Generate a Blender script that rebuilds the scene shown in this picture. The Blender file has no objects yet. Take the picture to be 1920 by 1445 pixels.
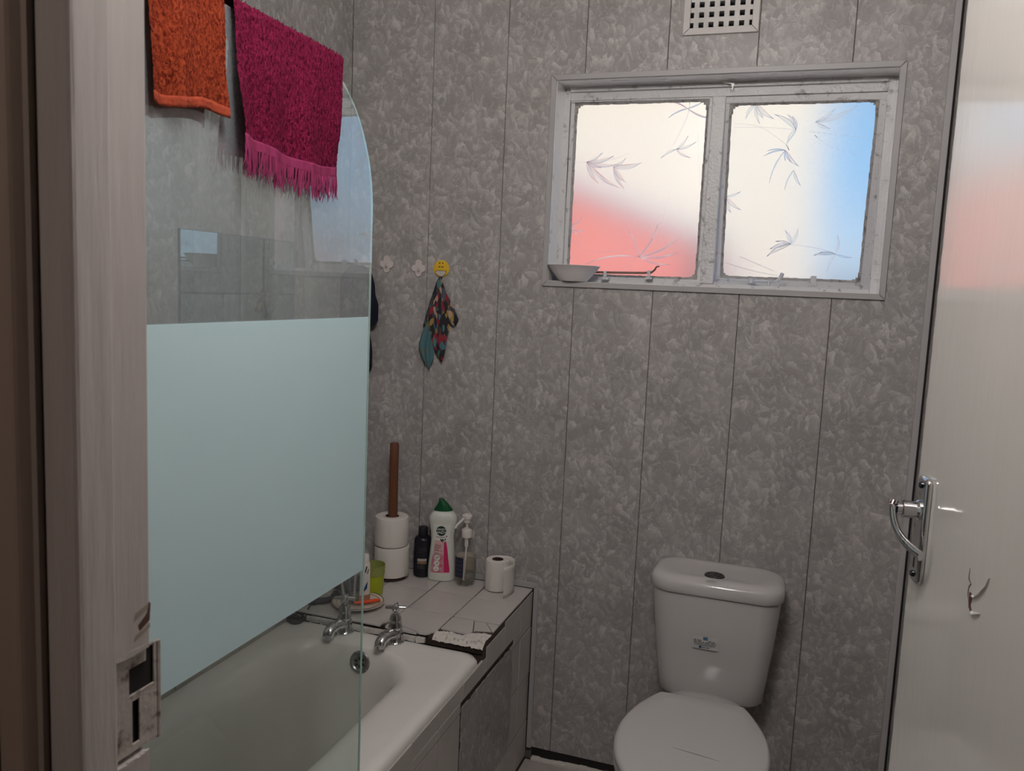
import bpy, bmesh, math, random
from mathutils import Vector, Matrix, noise
random.seed(7)
sc = bpy.context.scene
COL = sc.collection
PI = math.pi

# ------------------------------------------------------------------ camera, sky, sun, fill lights, exposure
cam_d = bpy.data.cameras.new('camera'); cam = bpy.data.objects.new('camera', cam_d); COL.objects.link(cam)
right = Vector((0.94577, 0.32186, 0.04387)); fwd = Vector((-0.31514, 0.94189, -0.11636)); up = Vector((-0.07878, 0.09622, 0.99224))
CZ = 1.4575
cam.matrix_world = Matrix(((right.x, up.x, -fwd.x, 0), (right.y, up.y, -fwd.y, 0), (right.z, up.z, -fwd.z, CZ), (0, 0, 0, 1)))
cam_d.sensor_width = 36; cam_d.lens = 1542.38 / 1920 * 36
cam_d.clip_start = 0.02; cam_d.clip_end = 500
cam_d.dof.use_dof = True; cam_d.dof.focus_distance = 2.2; cam_d.dof.aperture_fstop = 15
sc.camera = cam

world = bpy.data.worlds.new('sky'); sc.world = world; world.use_nodes = True
wn, wl = world.node_tree.nodes, world.node_tree.links
tc = wn.new('ShaderNodeTexCoord'); sep = wn.new('ShaderNodeSeparateXYZ'); ramp = wn.new('ShaderNodeValToRGB')
wl.new(tc.outputs['Generated'], sep.inputs[0]); wl.new(sep.outputs['Z'], ramp.inputs['Fac'])
e = ramp.color_ramp.elements
e[0].position = 0.0; e[0].color = (0.72, 0.82, 0.86, 1)
e[1].position = 0.9; e[1].color = (0.12, 0.30, 0.72, 1)
m_ = ramp.color_ramp.elements.new(0.14); m_.color = (0.27, 0.62, 1.0, 1)
wl.new(ramp.outputs['Color'], wn['Background'].inputs['Color']); wn['Background'].inputs['Strength'].default_value = 1.25

sun_d = bpy.data.lights.new('sun', 'SUN'); sun = bpy.data.objects.new('sun', sun_d); COL.objects.link(sun)
sun_d.energy = 5.3; sun_d.angle = 0.01; sun_d.color = (1.0, 0.95, 0.86)
sun.rotation_euler = (math.radians(48), 0, math.radians(-25))
WALL_FILL, HALL_FILL = 102.0, 48.0          # strengths of the two added fill lights built with the room below
sc.view_settings.view_transform = 'Standard'; sc.view_settings.look = 'None'
sc.view_settings.gamma = 1; sc.view_settings.use_curve_mapping = False
sc.view_settings.exposure = 0.0

# ------------------------------------------------------------------ helpers
WO = {}             # world position of each object's origin
class MB:
    def __init__(s): s.v = []; s.f = []
    def add(s, vs, fs):
        b = len(s.v); s.v += [tuple(p) for p in vs]; s.f += [tuple(b + i for i in f) for f in fs]; return s
    def box(s, x0, x1, y0, y1, z0, z1):
        return s.add([(x0, y0, z0), (x1, y0, z0), (x1, y1, z0), (x0, y1, z0), (x0, y0, z1), (x1, y0, z1), (x1, y1, z1), (x0, y1, z1)],
                     [(3, 2, 1, 0), (4, 5, 6, 7), (0, 1, 5, 4), (1, 2, 6, 5), (2, 3, 7, 6), (3, 0, 4, 7)])
    def prism(s, poly, fn, d0, d1):
        """poly of 2-D points, fn(u, v, d) -> xyz"""
        n = len(poly)
        vs = [fn(u, v, d0) for u, v in poly] + [fn(u, v, d1) for u, v in poly]
        fs = [tuple(range(n))[::-1], tuple(range(n, 2 * n))] + [(i, (i + 1) % n, n + (i + 1) % n, n + i) for i in range(n)]
        return s.add(vs, fs)
    def loft(s, rings, c0=True, c1=True, closed=True):
        n = len(rings[0]); b = len(s.v)
        for r in rings: s.v += [tuple(p) for p in r]
        for k in range(len(rings) - 1):
            for i in range(n if closed else n - 1):
                j = (i + 1) % n
                s.f.append((b + k * n + i, b + k * n + j, b + (k + 1) * n + j, b + (k + 1) * n + i))
        if c0: s.f.append(tuple(b + i for i in range(n))[::-1])
        if c1: s.f.append(tuple(b + (len(rings) - 1) * n + i for i in range(n)))
        return s
    def lathe(s, prof, c, n=32, M=None, c0=True, c1=True):
        """prof [(r, z)], c centre, M 3x3 rotation"""
        rings = []
        for r, z in prof:
            ring = []
            for i in range(n):
                a = 2 * PI * i / n; p = Vector((r * math.cos(a), r * math.sin(a), z))
                if M is not None: p = M @ p
                ring.append(p + Vector(c))
            rings.append(ring)
        return s.loft(rings, c0, c1)
    def tube(s, pts, rad, n=12, flat=None):
        pts = [Vector(p) for p in pts]
        if not isinstance(rad, (list, tuple)): rad = [rad] * len(pts)
        rings = []; ref = Vector((0, 0, 1))
        for i, p in enumerate(pts):
            t = (pts[min(i + 1, len(pts) - 1)] - pts[max(i - 1, 0)]).normalized()
            if abs(t.dot(ref)) > 0.95: ref = Vector((1, 0, 0)) if abs(t.x) < 0.9 else Vector((0, 1, 0))
            a = t.cross(ref).normalized(); b = a.cross(t).normalized()
            k = flat or 1.0
            rings.append([p + a * rad[i] * math.cos(2 * PI * q / n) + b * rad[i] * k * math.sin(2 * PI * q / n) for q in range(n)])
        return s.loft(rings)
    def grid(s, fn, nu, nv):
        b = len(s.v)
        for j in range(nv + 1):
            for i in range(nu + 1): s.v.append(tuple(fn(i / nu, j / nv)))
        for j in range(nv):
            for i in range(nu):
                a = b + j * (nu + 1) + i
                s.f.append((a, a + 1, a + nu + 2, a + nu + 1))
        return s
    def build(s, name, m, parent=None, smooth=35, bevel=0, seg=2, origin=None, weld=True, solid=0, sub=0):
        me = bpy.data.meshes.new(name)
        o_ = Vector(origin) if origin else Vector((0, 0, 0))
        me.from_pydata([tuple(Vector(p) - o_) for p in s.v], [], s.f)
        bm = bmesh.new(); bm.from_mesh(me)
        if weld: bmesh.ops.remove_doubles(bm, verts=bm.verts, dist=1e-6)
        bmesh.ops.recalc_face_normals(bm, faces=bm.faces)
        bm.to_mesh(me); bm.free()
        if smooth:
            me.polygons.foreach_set('use_smooth', [True] * len(me.polygons))
            me.set_sharp_from_angle(angle=math.radians(smooth))
        me.materials.append(m)
        o = bpy.data.objects.new(name, me); COL.objects.link(o)
        if parent is not None:
            o.parent = parent
            o.matrix_parent_inverse = Matrix.Identity(4)
            o.location = o_ - WO.get(parent, Vector((0, 0, 0)))
        else:
            o.location = o_
        WO[o] = o_.copy()
        if sub:
            md = o.modifiers.new('sub', 'SUBSURF'); md.levels = sub; md.render_levels = sub
        if solid:
            md = o.modifiers.new('solid', 'SOLIDIFY'); md.thickness = solid; md.offset = 0
        if bevel:
            md = o.modifiers.new('bevel', 'BEVEL'); md.width = bevel; md.segments = seg; md.limit_method = 'ANGLE'; md.angle_limit = math.radians(40)
        return o

def thing(name, label, cat, loc=(0, 0, 0), group=None):
    o = bpy.data.objects.new(name, None); COL.objects.link(o); o.location = loc; WO[o] = Vector(loc)
    o.empty_display_size = 0.05
    o['label'] = label; o['category'] = cat
    if group: o['group'] = group
    return o
def tag(o, label, cat, group=None, kind=None):
    o['label'] = label; o['category'] = cat
    if group: o['group'] = group
    if kind: o['kind'] = kind
    return o
def structure(name, loc=(0, 0, 0), label=None):
    o = bpy.data.objects.new(name, None); COL.objects.link(o); o.location = loc; WO[o] = Vector(loc); o['kind'] = 'structure'
    if label: o['label'] = label
    return o
def struct(o, label=None):
    o['kind'] = 'structure'
    if label: o['label'] = label
    return o
def rrect(cx, cy, hx, hy, r, n=6):
    """rounded rectangle outline, 4*(n+1) points, counter-clockwise from the +x +y corner"""
    r = min(r, hx - 1e-4, hy - 1e-4); out = []
    for k, (sx, sy) in enumerate(((1, 1), (-1, 1), (-1, -1), (1, -1))):
        for i in range(n + 1):
            a = PI / 2 * (k + i / n)
            out.append((cx + sx * (hx - r) + r * math.cos(a), cy + sy * (hy - r) + r * math.sin(a)))
    return out
def spline(P, n=8, closed=False):
    P = [Vector(p) for p in P]; N = len(P); out = []
    for i in range(N if closed else N - 1):
        if closed: a, b, c, d = P[i - 1], P[i], P[(i + 1) % N], P[(i + 2) % N]
        else: a, b, c, d = P[max(i - 1, 0)], P[i], P[i + 1], P[min(i + 2, N - 1)]
        for k in range(n):
            t = k / n
            out.append(0.5 * ((2 * b) + (c - a) * t + (2 * a - 5 * b + 4 * c - d) * t * t + (3 * b - a - 3 * c + d) * t ** 3))
    if not closed: out.append(P[-1])
    return out
def cells(us, vs, holes):
    """grid cells not inside any hole (u0,u1,v0,v1)"""
    us = sorted(set(us) | {h for H in holes for h in H[:2] if min(us) < h < max(us)})
    vs = sorted(set(vs) | {h for H in holes for h in H[2:] if min(vs) < h < max(vs)})
    for a, b in zip(us, us[1:]):
        for c, d in zip(vs, vs[1:]):
            m, n = (a + b) / 2, (c + d) / 2
            if not any(H[0] < m < H[1] and H[2] < n < H[3] for H in holes): yield a, b, c, d

# ------------------------------------------------------------------ materials
def mat(name, col, rough=0.5, metal=0.0, spec=0.5, var=0.0, vscale=8, bump=0.0, bscale=60, bstretch=None, dark=None, dirt=0.0, coat=0.0, trans=0.0, ior=1.45, sheen=0.0, rvar=0.0):
    m = bpy.data.materials.new(name); m.use_nodes = True
    n, l = m.node_tree.nodes, m.node_tree.links; b = n['Principled BSDF']
    b.inputs['Base Color'].default_value = (*col, 1); b.inputs['Roughness'].default_value = rough
    b.inputs['Metallic'].default_value = metal; b.inputs['Specular IOR Level'].default_value = spec
    b.inputs['Coat Weight'].default_value = coat; b.inputs['Coat Roughness'].default_value = 0.08
    b.inputs['Transmission Weight'].default_value = trans; b.inputs['IOR'].default_value = ior
    b.inputs['Sheen Weight'].default_value = sheen
    t = n.new('ShaderNodeTexCoord')
    if var > 0 or dirt > 0:
        mp = n.new('ShaderNodeMapping'); l.new(t.outputs['Object'], mp.inputs[0])
        if bstretch: mp.inputs['Scale'].default_value = bstretch
        nz = n.new('ShaderNodeTexNoise'); nz.inputs['Scale'].default_value = vscale; nz.inputs['Detail'].default_value = 6; nz.inputs['Roughness'].default_value = 0.6
        l.new(mp.outputs[0], nz.inputs['Vector'])
        r = n.new('ShaderNodeValToRGB'); r.color_ramp.elements[0].position = 0.32; r.color_ramp.elements[1].position = 0.68
        d = dark or tuple(c * (1 - var) for c in col)
        r.color_ramp.elements[0].color = (*d, 1); r.color_ramp.elements[1].color = (*col, 1)
        l.new(nz.outputs['Fac'], r.inputs['Fac']); l.new(r.outputs['Color'], b.inputs['Base Color'])
        if dirt > 0:
            r.color_ramp.elements[0].position = 0.30 ; r.color_ramp.elements[1].position = 0.30 + dirt
    if rvar > 0:
        nr = n.new('ShaderNodeTexNoise'); nr.inputs['Scale'].default_value = 14; nr.inputs['Detail'].default_value = 5
        l.new(t.outputs['Object'], nr.inputs['Vector'])
        mr = n.new('ShaderNodeMapRange'); mr.inputs[3].default_value = max(0.02, rough - rvar); mr.inputs[4].default_value = rough + rvar
        l.new(nr.outputs['Fac'], mr.inputs[0]); l.new(mr.outputs[0], b.inputs['Roughness'])
    if bump > 0:
        mp2 = n.new('ShaderNodeMapping'); l.new(t.outputs['Object'], mp2.inputs[0])
        if bstretch: mp2.inputs['Scale'].default_value = bstretch
        nb = n.new('ShaderNodeTexNoise'); nb.inputs['Scale'].default_value = bscale; nb.inputs['Detail'].default_value = 4
        l.new(mp2.outputs[0], nb.inputs['Vector'])
        bp = n.new('ShaderNodeBump'); bp.inputs['Strength'].default_value = bump; bp.inputs['Distance'].default_value = 0.004
        l.new(nb.outputs['Fac'], bp.inputs['Height']); l.new(bp.outputs[0], b.inputs['Normal'])
    return m

def pvc_mat(name='marbled_pvc', rough=0.42, spec=0.4):
    """printed marbled PVC: soft grey clouds with feathered light smears that break off sharply on one side"""
    m = bpy.data.materials.new(name); m.use_nodes = True
    n, l = m.node_tree.nodes, m.node_tree.links; b = n['Principled BSDF']
    def N(t, **k):
        q = n.new(t)
        for a, v in k.items():
            if a in q.inputs: q.inputs[a].default_value = v
            else: setattr(q, a, v)
        return q
    t = N('ShaderNodeTexCoord'); oi = N('ShaderNodeObjectInfo'); cb = N('ShaderNodeCombineXYZ')
    for k in range(3): l.new(oi.outputs['Random'], cb.inputs[k])
    sc_ = N('ShaderNodeVectorMath', operation='SCALE'); sc_.inputs[3].default_value = 3.7; l.new(cb.outputs[0], sc_.inputs[0])
    ad = N('ShaderNodeVectorMath', operation='ADD'); l.new(t.outputs['Object'], ad.inputs[0]); l.new(sc_.outputs[0], ad.inputs[1])
    def warp(src, scale, amt):
        w = N('ShaderNodeTexNoise', Scale=scale, Detail=2.0); l.new(src, w.inputs['Vector'])
        s0 = N('ShaderNodeVectorMath', operation='SUBTRACT'); s0.inputs[1].default_value = (0.5, 0.5, 0.5); l.new(w.outputs['Color'], s0.inputs[0])
        s = N('ShaderNodeVectorMath', operation='SCALE'); s.inputs[3].default_value = amt; l.new(s0.outputs[0], s.inputs[0])
        a = N('ShaderNodeVectorMath', operation='ADD'); l.new(src, a.inputs[0]); l.new(s.outputs[0], a.inputs[1]); return a.outputs[0]
    v1 = warp(ad.outputs[0], 14, 0.07); v2 = warp(v1, 60, 0.014)
    def petals(src, rot, scale, stretch, dirv, gain, lo, hi):
        """warped cells, each shaded from a dark root to a light tip, some faint and some strong"""
        mp = N('ShaderNodeMapping'); mp.inputs['Rotation'].default_value = (math.radians(-rot), math.radians(rot), 0); mp.inputs['Scale'].default_value = (1, 1, stretch)
        l.new(src, mp.inputs[0])
        v = N('ShaderNodeTexVoronoi', Scale=scale, Randomness=1.0); l.new(mp.outputs[0], v.inputs['Vector'])
        d = N('ShaderNodeVectorMath', operation='SUBTRACT'); l.new(mp.outputs[0], d.inputs[0]); l.new(v.outputs['Position'], d.inputs[1])
        o = N('ShaderNodeVectorMath', operation='DOT_PRODUCT'); o.inputs[1].default_value = dirv; l.new(d.outputs[0], o.inputs[0])
        mr = N('ShaderNodeMapRange'); mr.interpolation_type = 'SMOOTHSTEP'
        mr.inputs[1].default_value = -0.25 / scale; mr.inputs[2].default_value = 0.62 / scale; mr.inputs[3].default_value = 0; mr.inputs[4].default_value = 1
        l.new(o.outputs['Value'], mr.inputs[0])
        sp = N('ShaderNodeSeparateColor'); l.new(v.outputs['Color'], sp.inputs[0])
        m2 = N('ShaderNodeMapRange'); m2.inputs[1].default_value = 0.25; m2.inputs[2].default_value = 1.0; m2.inputs[3].default_value = 0.08; m2.inputs[4].default_value = gain
        l.new(sp.outputs[0], m2.inputs[0])
        q = N('ShaderNodeMath', operation='MULTIPLY'); l.new(mr.outputs[0], q.inputs[0]); l.new(m2.outputs[0], q.inputs[1])
        ml = N('ShaderNodeMapRange'); ml.inputs[3].default_value = lo; ml.inputs[4].default_value = hi; l.new(q.outputs[0], ml.inputs[0])
        return ml.outputs[0]
    A = petals(v2, 25, 50, 0.50, (0.75, 0.3, 0.65), 1.0, 0.30, 0.78)
    Bl = petals(v2, -32, 72, 0.55, (-0.7, 0.3, 0.7), 1.0, 0.32, 0.70)
    cn = N('ShaderNodeTexNoise', Scale=9.0, Detail=3.0); l.new(v1, cn.inputs['Vector']); Cl = cn.outputs['Fac']
    def mix(f, a, c, blend='MIX'):
        q = n.new('ShaderNodeMix'); q.data_type = 'RGBA'; q.blend_type = blend; q.inputs[0].default_value = f
        l.new(a, q.inputs[6]); l.new(c, q.inputs[7]); return q.outputs[2]
    tn = N('ShaderNodeTexNoise', Scale=24.0, Detail=2.0, Distortion=1.5); l.new(v2, tn.inputs['Vector'])
    tr_ = N('ShaderNodeValToRGB'); c = tr_.color_ramp; c.elements[0].position = 0.42; c.elements[0].color = (0.40,) * 3 + (1,); c.elements[1].position = 0.62; c.elements[1].color = (0.42,) * 3 + (1,)
    for p, k in ((0.50, 0.34), (0.525, 0.80), (0.545, 0.38)): e_ = c.elements.new(p); e_.color = (k, k, k, 1)
    l.new(tn.outputs['Fac'], tr_.inputs['Fac'])
    M_ = mix(0.22, mix(0.22, mix(0.45, A, Bl), Cl), tr_.outputs['Color'])
    r = N('ShaderNodeValToRGB'); r.color_ramp.elements[0].position = 0.32; r.color_ramp.elements[0].color = (0.265, 0.251, 0.243, 1)
    r.color_ramp.elements[1].position = 0.56; r.color_ramp.elements[1].color = (0.55, 0.53, 0.515, 1)
    l.new(M_, r.inputs['Fac']); l.new(r.outputs['Color'], b.inputs['Base Color'])
    b.inputs['Roughness'].default_value = rough; b.inputs['Specular IOR Level'].default_value = spec
    return m

def terry_mat(name, c1, c2):
    m = bpy.data.materials.new(name); m.use_nodes = True
    n, l = m.node_tree.nodes, m.node_tree.links; b = n['Principled BSDF']
    t = n.new('ShaderNodeTexCoord'); mp = n.new('ShaderNodeMapping'); mp.inputs['Scale'].default_value = (1, 1, 0.55)
    l.new(t.outputs['Object'], mp.inputs[0])
    v = n.new('ShaderNodeTexNoise'); v.inputs['Scale'].default_value = 290; v.inputs['Detail'].default_value = 3; v.inputs['Distortion'].default_value = 0.8
    l.new(mp.outputs[0], v.inputs['Vector'])
    r = n.new('ShaderNodeValToRGB'); r.color_ramp.elements[0].position = 0.34; r.color_ramp.elements[1].position = 0.62
    r.color_ramp.elements[0].color = (*c2, 1); r.color_ramp.elements[1].color = (*c1, 1)
    l.new(v.outputs['Fac'], r.inputs['Fac']); l.new(r.outputs['Color'], b.inputs['Base Color'])
    bp = n.new('ShaderNodeBump'); bp.inputs['Strength'].default_value = 0.9; bp.inputs['Distance'].default_value = 0.004
    l.new(v.outputs['Fac'], bp.inputs['Height']); l.new(bp.outputs[0], b.inputs['Normal'])
    b.inputs['Roughness'].default_value = 1.0; b.inputs['Specular IOR Level'].default_value = 0.08
    return m

def thin_glass(name, tint, haze=0.0, low=None, haze_col=(0.75, 0.8, 0.82), ior=1.5, boost=1.0):
    """a sheet of clear glass: lets light straight through, mirrors by Fresnel, limescale haze in vertical runs"""
    m = bpy.data.materials.new(name); m.use_nodes = True
    n, l = m.node_tree.nodes, m.node_tree.links; n.remove(n['Principled BSDF']); out = n['Material Output']
    tr = n.new('ShaderNodeBsdfTransparent'); tr.inputs[0].default_value = (*tint, 1)
    gl = n.new('ShaderNodeBsdfGlossy'); gl.inputs['Roughness'].default_value = 0.0
    fr = n.new('ShaderNodeFresnel'); fr.inputs['IOR'].default_value = ior
    mu = n.new('ShaderNodeMath'); mu.operation = 'MULTIPLY'; mu.inputs[1].default_value = boost; mu.use_clamp = True
    ge = n.new('ShaderNodeNewGeometry'); iv = n.new('ShaderNodeMath'); iv.operation = 'SUBTRACT'; iv.inputs[0].default_value = 1.0
    l.new(ge.outputs['Backfacing'], iv.inputs[1])
    mf = n.new('ShaderNodeMath'); mf.operation = 'MULTIPLY'; l.new(fr.outputs[0], mf.inputs[0]); l.new(iv.outputs[0], mf.inputs[1])
    src_ = mf.outputs[0]
    if low is not None: # reflection strength painted by height: lifted above for the window, cut near the bath
        tz = n.new('ShaderNodeTexCoord'); sz0 = n.new('ShaderNodeSeparateXYZ'); l.new(tz.outputs['Object'], sz0.inputs[0])
        mz0 = n.new('ShaderNodeMapRange'); mz0.inputs[1].default_value = 0.9; mz0.inputs[2].default_value = 1.35; mz0.inputs[3].default_value = 0.22; mz0.inputs[4].default_value = 1.0; l.new(sz0.outputs['Z'], mz0.inputs[0])
        md0 = n.new('ShaderNodeMath'); md0.operation = 'MULTIPLY'; l.new(src_, md0.inputs[0]); l.new(mz0.outputs[0], md0.inputs[1]); src_ = md0.outputs[0]
    l.new(src_, mu.inputs[0])
    ms = n.new('ShaderNodeMixShader'); l.new(mu.outputs[0], ms.inputs[0]); l.new(tr.outputs[0], ms.inputs[1]); l.new(gl.outputs[0], ms.inputs[2])
    last = ms
    if haze > 0:
        df = n.new('ShaderNodeBsdfDiffuse'); df.inputs[0].default_value = (*haze_col, 1)
        tl = n.new('ShaderNodeBsdfTranslucent'); tl.inputs[0].default_value = (*haze_col, 1)
        m2 = n.new('ShaderNodeMixShader'); m2.inputs[0].default_value = 0.5; l.new(df.outputs[0], m2.inputs[1]); l.new(tl.outputs[0], m2.inputs[2])
        t = n.new('ShaderNodeTexCoord'); mp = n.new('ShaderNodeMapping'); mp.inputs['Scale'].default_value = (1, 1, 0.06)
        l.new(t.outputs['Object'], mp.inputs[0])
        nz = n.new('ShaderNodeTexNoise'); nz.inputs['Scale'].default_value = 28; nz.inputs['Detail'].default_value = 5; l.new(mp.outputs[0], nz.inputs['Vector'])
        mr = n.new('ShaderNodeMapRange'); mr.inputs[1].default_value = 0.3; mr.inputs[2].default_value = 0.75; mr.inputs[3].default_value = haze * 0.7; mr.inputs[4].default_value = haze * 1.4
        l.new(nz.outputs['Fac'], mr.inputs[0]); fac = mr.outputs[0]
        if low is not None: # lime film strengthened above the band to brighten the glass, thin near the bath
            sz_ = n.new('ShaderNodeSeparateXYZ'); l.new(t.outputs['Object'], sz_.inputs[0])
            mz = n.new('ShaderNodeMapRange'); mz.inputs[1].default_value = 0.9; mz.inputs[2].default_value = 1.4; mz.inputs[3].default_value = low; mz.inputs[4].default_value = 1.0; l.new(sz_.outputs['Z'], mz.inputs[0])
            ml = n.new('ShaderNodeMath'); ml.operation = 'MULTIPLY'; l.new(fac, ml.inputs[0]); l.new(mz.outputs[0], ml.inputs[1]); fac = ml.outputs[0]
        m3 = n.new('ShaderNodeMixShader'); l.new(fac, m3.inputs[0]); l.new(ms.outputs[0], m3.inputs[1]); l.new(m2.outputs[0], m3.inputs[2])
        last = m3
    l.new(last.outputs[0], out.inputs[0])
    return m

def obscure_glass(name, rough):
    m = bpy.data.materials.new(name); m.use_nodes = True
    n, l = m.node_tree.nodes, m.node_tree.links; n.remove(n['Principled BSDF']); out = n['Material Output']
    g = n.new('ShaderNodeBsdfRefraction'); g.inputs['IOR'].default_value = 1.35; g.inputs['Roughness'].default_value = rough
    g.inputs['Color'].default_value = (0.97, 0.98, 0.98, 1)
    s = n.new('ShaderNodeBsdfGlossy'); s.inputs['Roughness'].default_value = 0.3
    ms = n.new('ShaderNodeMixShader'); ms.inputs[0].default_value = 0.05
    t = n.new('ShaderNodeTexCoord'); nz = n.new('ShaderNodeTexNoise'); nz.inputs['Scale'].default_value = 900; nz.inputs['Detail'].default_value = 1
    l.new(t.outputs['Object'], nz.inputs['Vector'])
    bp = n.new('ShaderNodeBump'); bp.inputs['Strength'].default_value = 0.03; bp.inputs['Distance'].default_value = 0.001
    l.new(nz.outputs['Fac'], bp.inputs['Height']); l.new(bp.outputs[0], g.inputs['Normal'])
    tl = n.new('ShaderNodeBsdfTranslucent'); tl.inputs[0].default_value = (0.95, 0.96, 0.96, 1)
    m2 = n.new('ShaderNodeMixShader'); m2.inputs[0].default_value = 0.20
    l.new(g.outputs[0], ms.inputs[1]); l.new(s.outputs[0], ms.inputs[2]); l.new(ms.outputs[0], m2.inputs[1]); l.new(tl.outputs[0], m2.inputs[2]); l.new(m2.outputs[0], out.inputs[0])
    return m

def film_mat(name, col, tl_share=0.45):
    m = bpy.data.materials.new(name); m.use_nodes = True
    n, l = m.node_tree.nodes, m.node_tree.links; n.remove(n['Principled BSDF']); out = n['Material Output']
    d = n.new('ShaderNodeBsdfDiffuse'); d.inputs[0].default_value = (*col, 1)
    t = n.new('ShaderNodeBsdfTranslucent'); t.inputs[0].default_value = (*col, 1)
    g = n.new('ShaderNodeBsdfGlossy'); g.inputs['Roughness'].default_value = 0.25
    a = n.new('ShaderNodeMixShader'); a.inputs[0].default_value = tl_share
    b = n.new('ShaderNodeMixShader'); b.inputs[0].default_value = 0.05
    l.new(d.outputs[0], a.inputs[1]); l.new(t.outputs[0], a.inputs[2]); l.new(a.outputs[0], b.inputs[1]); l.new(g.outputs[0], b.inputs[2]); l.new(b.outputs[0], out.inputs[0])
    return m

def emit_mat(name, col, s):
    m = bpy.data.materials.new(name); m.use_nodes = True
    n, l = m.node_tree.nodes, m.node_tree.links; n.remove(n['Principled BSDF'])
    e_ = n.new('ShaderNodeEmission'); e_.inputs[0].default_value = (*col, 1); e_.inputs[1].default_value = s
    l.new(e_.outputs[0], n['Material Output'].inputs[0]); return m

PVC = pvc_mat()
PVC_GLOSS = pvc_mat('marbled_pvc_glossy', 0.26, 0.5); PVC_GLOSS.node_tree.nodes['Principled BSDF'].inputs['IOR'].default_value = 2.3
WHITE_PAINT = mat('white_paint', (0.72, 0.70, 0.67), 0.5, var=0.25, vscale=9, bump=0.35, bscale=45)
REVEAL = mat('old_reveal_paint', (0.88, 0.86, 0.82), 0.22, dark=(0.52, 0.46, 0.40), dirt=0.12, vscale=14, bump=0.35, bscale=30, coat=1.0, spec=0.8)
TRIM = mat('grey_trim_plastic', (0.40, 0.39, 0.39), 0.4)
STEEL = mat('painted_steel', (0.62, 0.62, 0.62), 0.3, dark=(0.28, 0.26, 0.25), dirt=0.12, vscale=40, bump=0.5, bscale=120)
PUTTY = mat('old_putty', (0.40, 0.38, 0.36), 0.8, dark=(0.15, 0.13, 0.12), dirt=0.2, vscale=60, bump=0.8, bscale=160)
DARK = mat('dark_gap', (0.015, 0.013, 0.012), 0.9)
ROTTEN = mat('rotten_batten', (0.05, 0.033, 0.025), 0.9, var=0.5, vscale=40, bump=0.8, bscale=90)
MASONRY = mat('grey_masonry', (0.16, 0.15, 0.14), 0.9, var=0.3, vscale=20, bump=0.5)
GROUT = mat('dirty_grout', (0.075, 0.055, 0.045), 0.9, var=0.4, vscale=40)
TILE = mat('white_glazed_tile', (0.56, 0.525, 0.505), 0.16, var=0.06, vscale=12, spec=0.5)  # white tile greyed to stand in for the weaker light low down
TILE_APRON = mat('ivory_glazed_tile', (0.50, 0.475, 0.445), 0.22, var=0.08, vscale=10)
PLASTER = mat('broken_plaster', (0.68, 0.64, 0.60), 0.9, dark=(0.36, 0.31, 0.27), dirt=0.12, vscale=60, bump=1.0, bscale=90)
ENAMEL = mat('white_enamel', (0.80, 0.775, 0.735), 0.14, var=0.04, vscale=5, coat=0.3)
CERAMIC = mat('white_ceramic', (0.56, 0.545, 0.53), 0.12, var=0.03, vscale=4, coat=0.3)  # white ceramic greyed in the same way, for the dimmer lower room
SEAT = mat('white_seat_plastic', (0.56, 0.545, 0.53), 0.3)  # seat greyed to match, shade put into its base colour
CHROME = mat('chrome', (0.62, 0.62, 0.63), 0.09, metal=1.0, rvar=0.05)
CHROME_WORN = mat('worn_chrome', (0.60, 0.60, 0.61), 0.14, metal=1.0, dark=(0.10, 0.09, 0.09), dirt=0.10, vscale=34, rvar=0.08)
DARK_CHROME = mat('dark_chrome', (0.10, 0.10, 0.105), 0.22, metal=1.0)
BLACK_RUBBER = mat('black_rubber', (0.02, 0.02, 0.022), 0.5)
DOOR = mat('glossy_door_enamel', (0.74, 0.715, 0.67), 0.10, spec=0.75, bump=0.10, bscale=55, bstretch=(1, 1, 0.25), var=0.05, vscale=3, coat=0.5)
JAMB = mat('brushed_jamb_paint', (0.47, 0.425, 0.405), 0.40, var=0.14, vscale=16, bump=0.75, bscale=80, bstretch=(1, 1, 0.09))
CASING = mat('peeling_casing_paint', (0.32, 0.25, 0.21), 0.6, dark=(0.10, 0.055, 0.035), dirt=0.10, vscale=16, bump=0.6, bscale=30, bstretch=(1, 1, 0.14))
CHIP_WOOD = mat('bare_brown_wood', (0.12, 0.055, 0.035), 0.85, var=0.4, vscale=30)
HALL = mat('hall_wall_paint', (0.30, 0.25, 0.22), 0.7, var=0.1)
CEIL = mat('ceiling_paint', (0.72, 0.70, 0.68), 0.7, var=0.05)
FLOOR_T = mat('floor_tile', (0.48, 0.44, 0.41), 0.35, var=0.2, vscale=12)
MIRROR = mat('mirror', (0.44, 0.54, 0.57), 0.015, metal=1.0)
MIRROR_EDGE = mat('mirror_edge', (0.05, 0.08, 0.085), 0.2)
SCREEN = thin_glass('screen_glass', (0.94, 0.98, 0.96), haze=0.20, low=0.07, haze_col=(0.74, 0.82, 0.86), ior=1.6, boost=3.8)  # boost lifts the window's reflection above plain Fresnel
FILM = film_mat('frosted_film', (0.72, 0.90, 0.93), 0.32)
PANE = obscure_glass('obscured_pane', 0.27)
LEAFG = obscure_glass('leaf_relief_glass', 0.14)
BOWL = mat('white_bowl_glaze', (0.80, 0.77, 0.77), 0.2)
PAPER = mat('tissue_paper', (0.72, 0.68, 0.64), 0.95, bump=0.25, bscale=140, var=0.05)
CARD = mat('cardboard_core', (0.045, 0.022, 0.018), 0.9)
WOOD = mat('brown_wood_rod', (0.17, 0.062, 0.03), 0.45, var=0.45, vscale=30, bstretch=(1, 1, 0.08))
BLACKPL = mat('black_plastic', (0.012, 0.012, 0.018), 0.3)
INK = mat('dark_ink', (0.03, 0.03, 0.032), 0.6)
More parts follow.
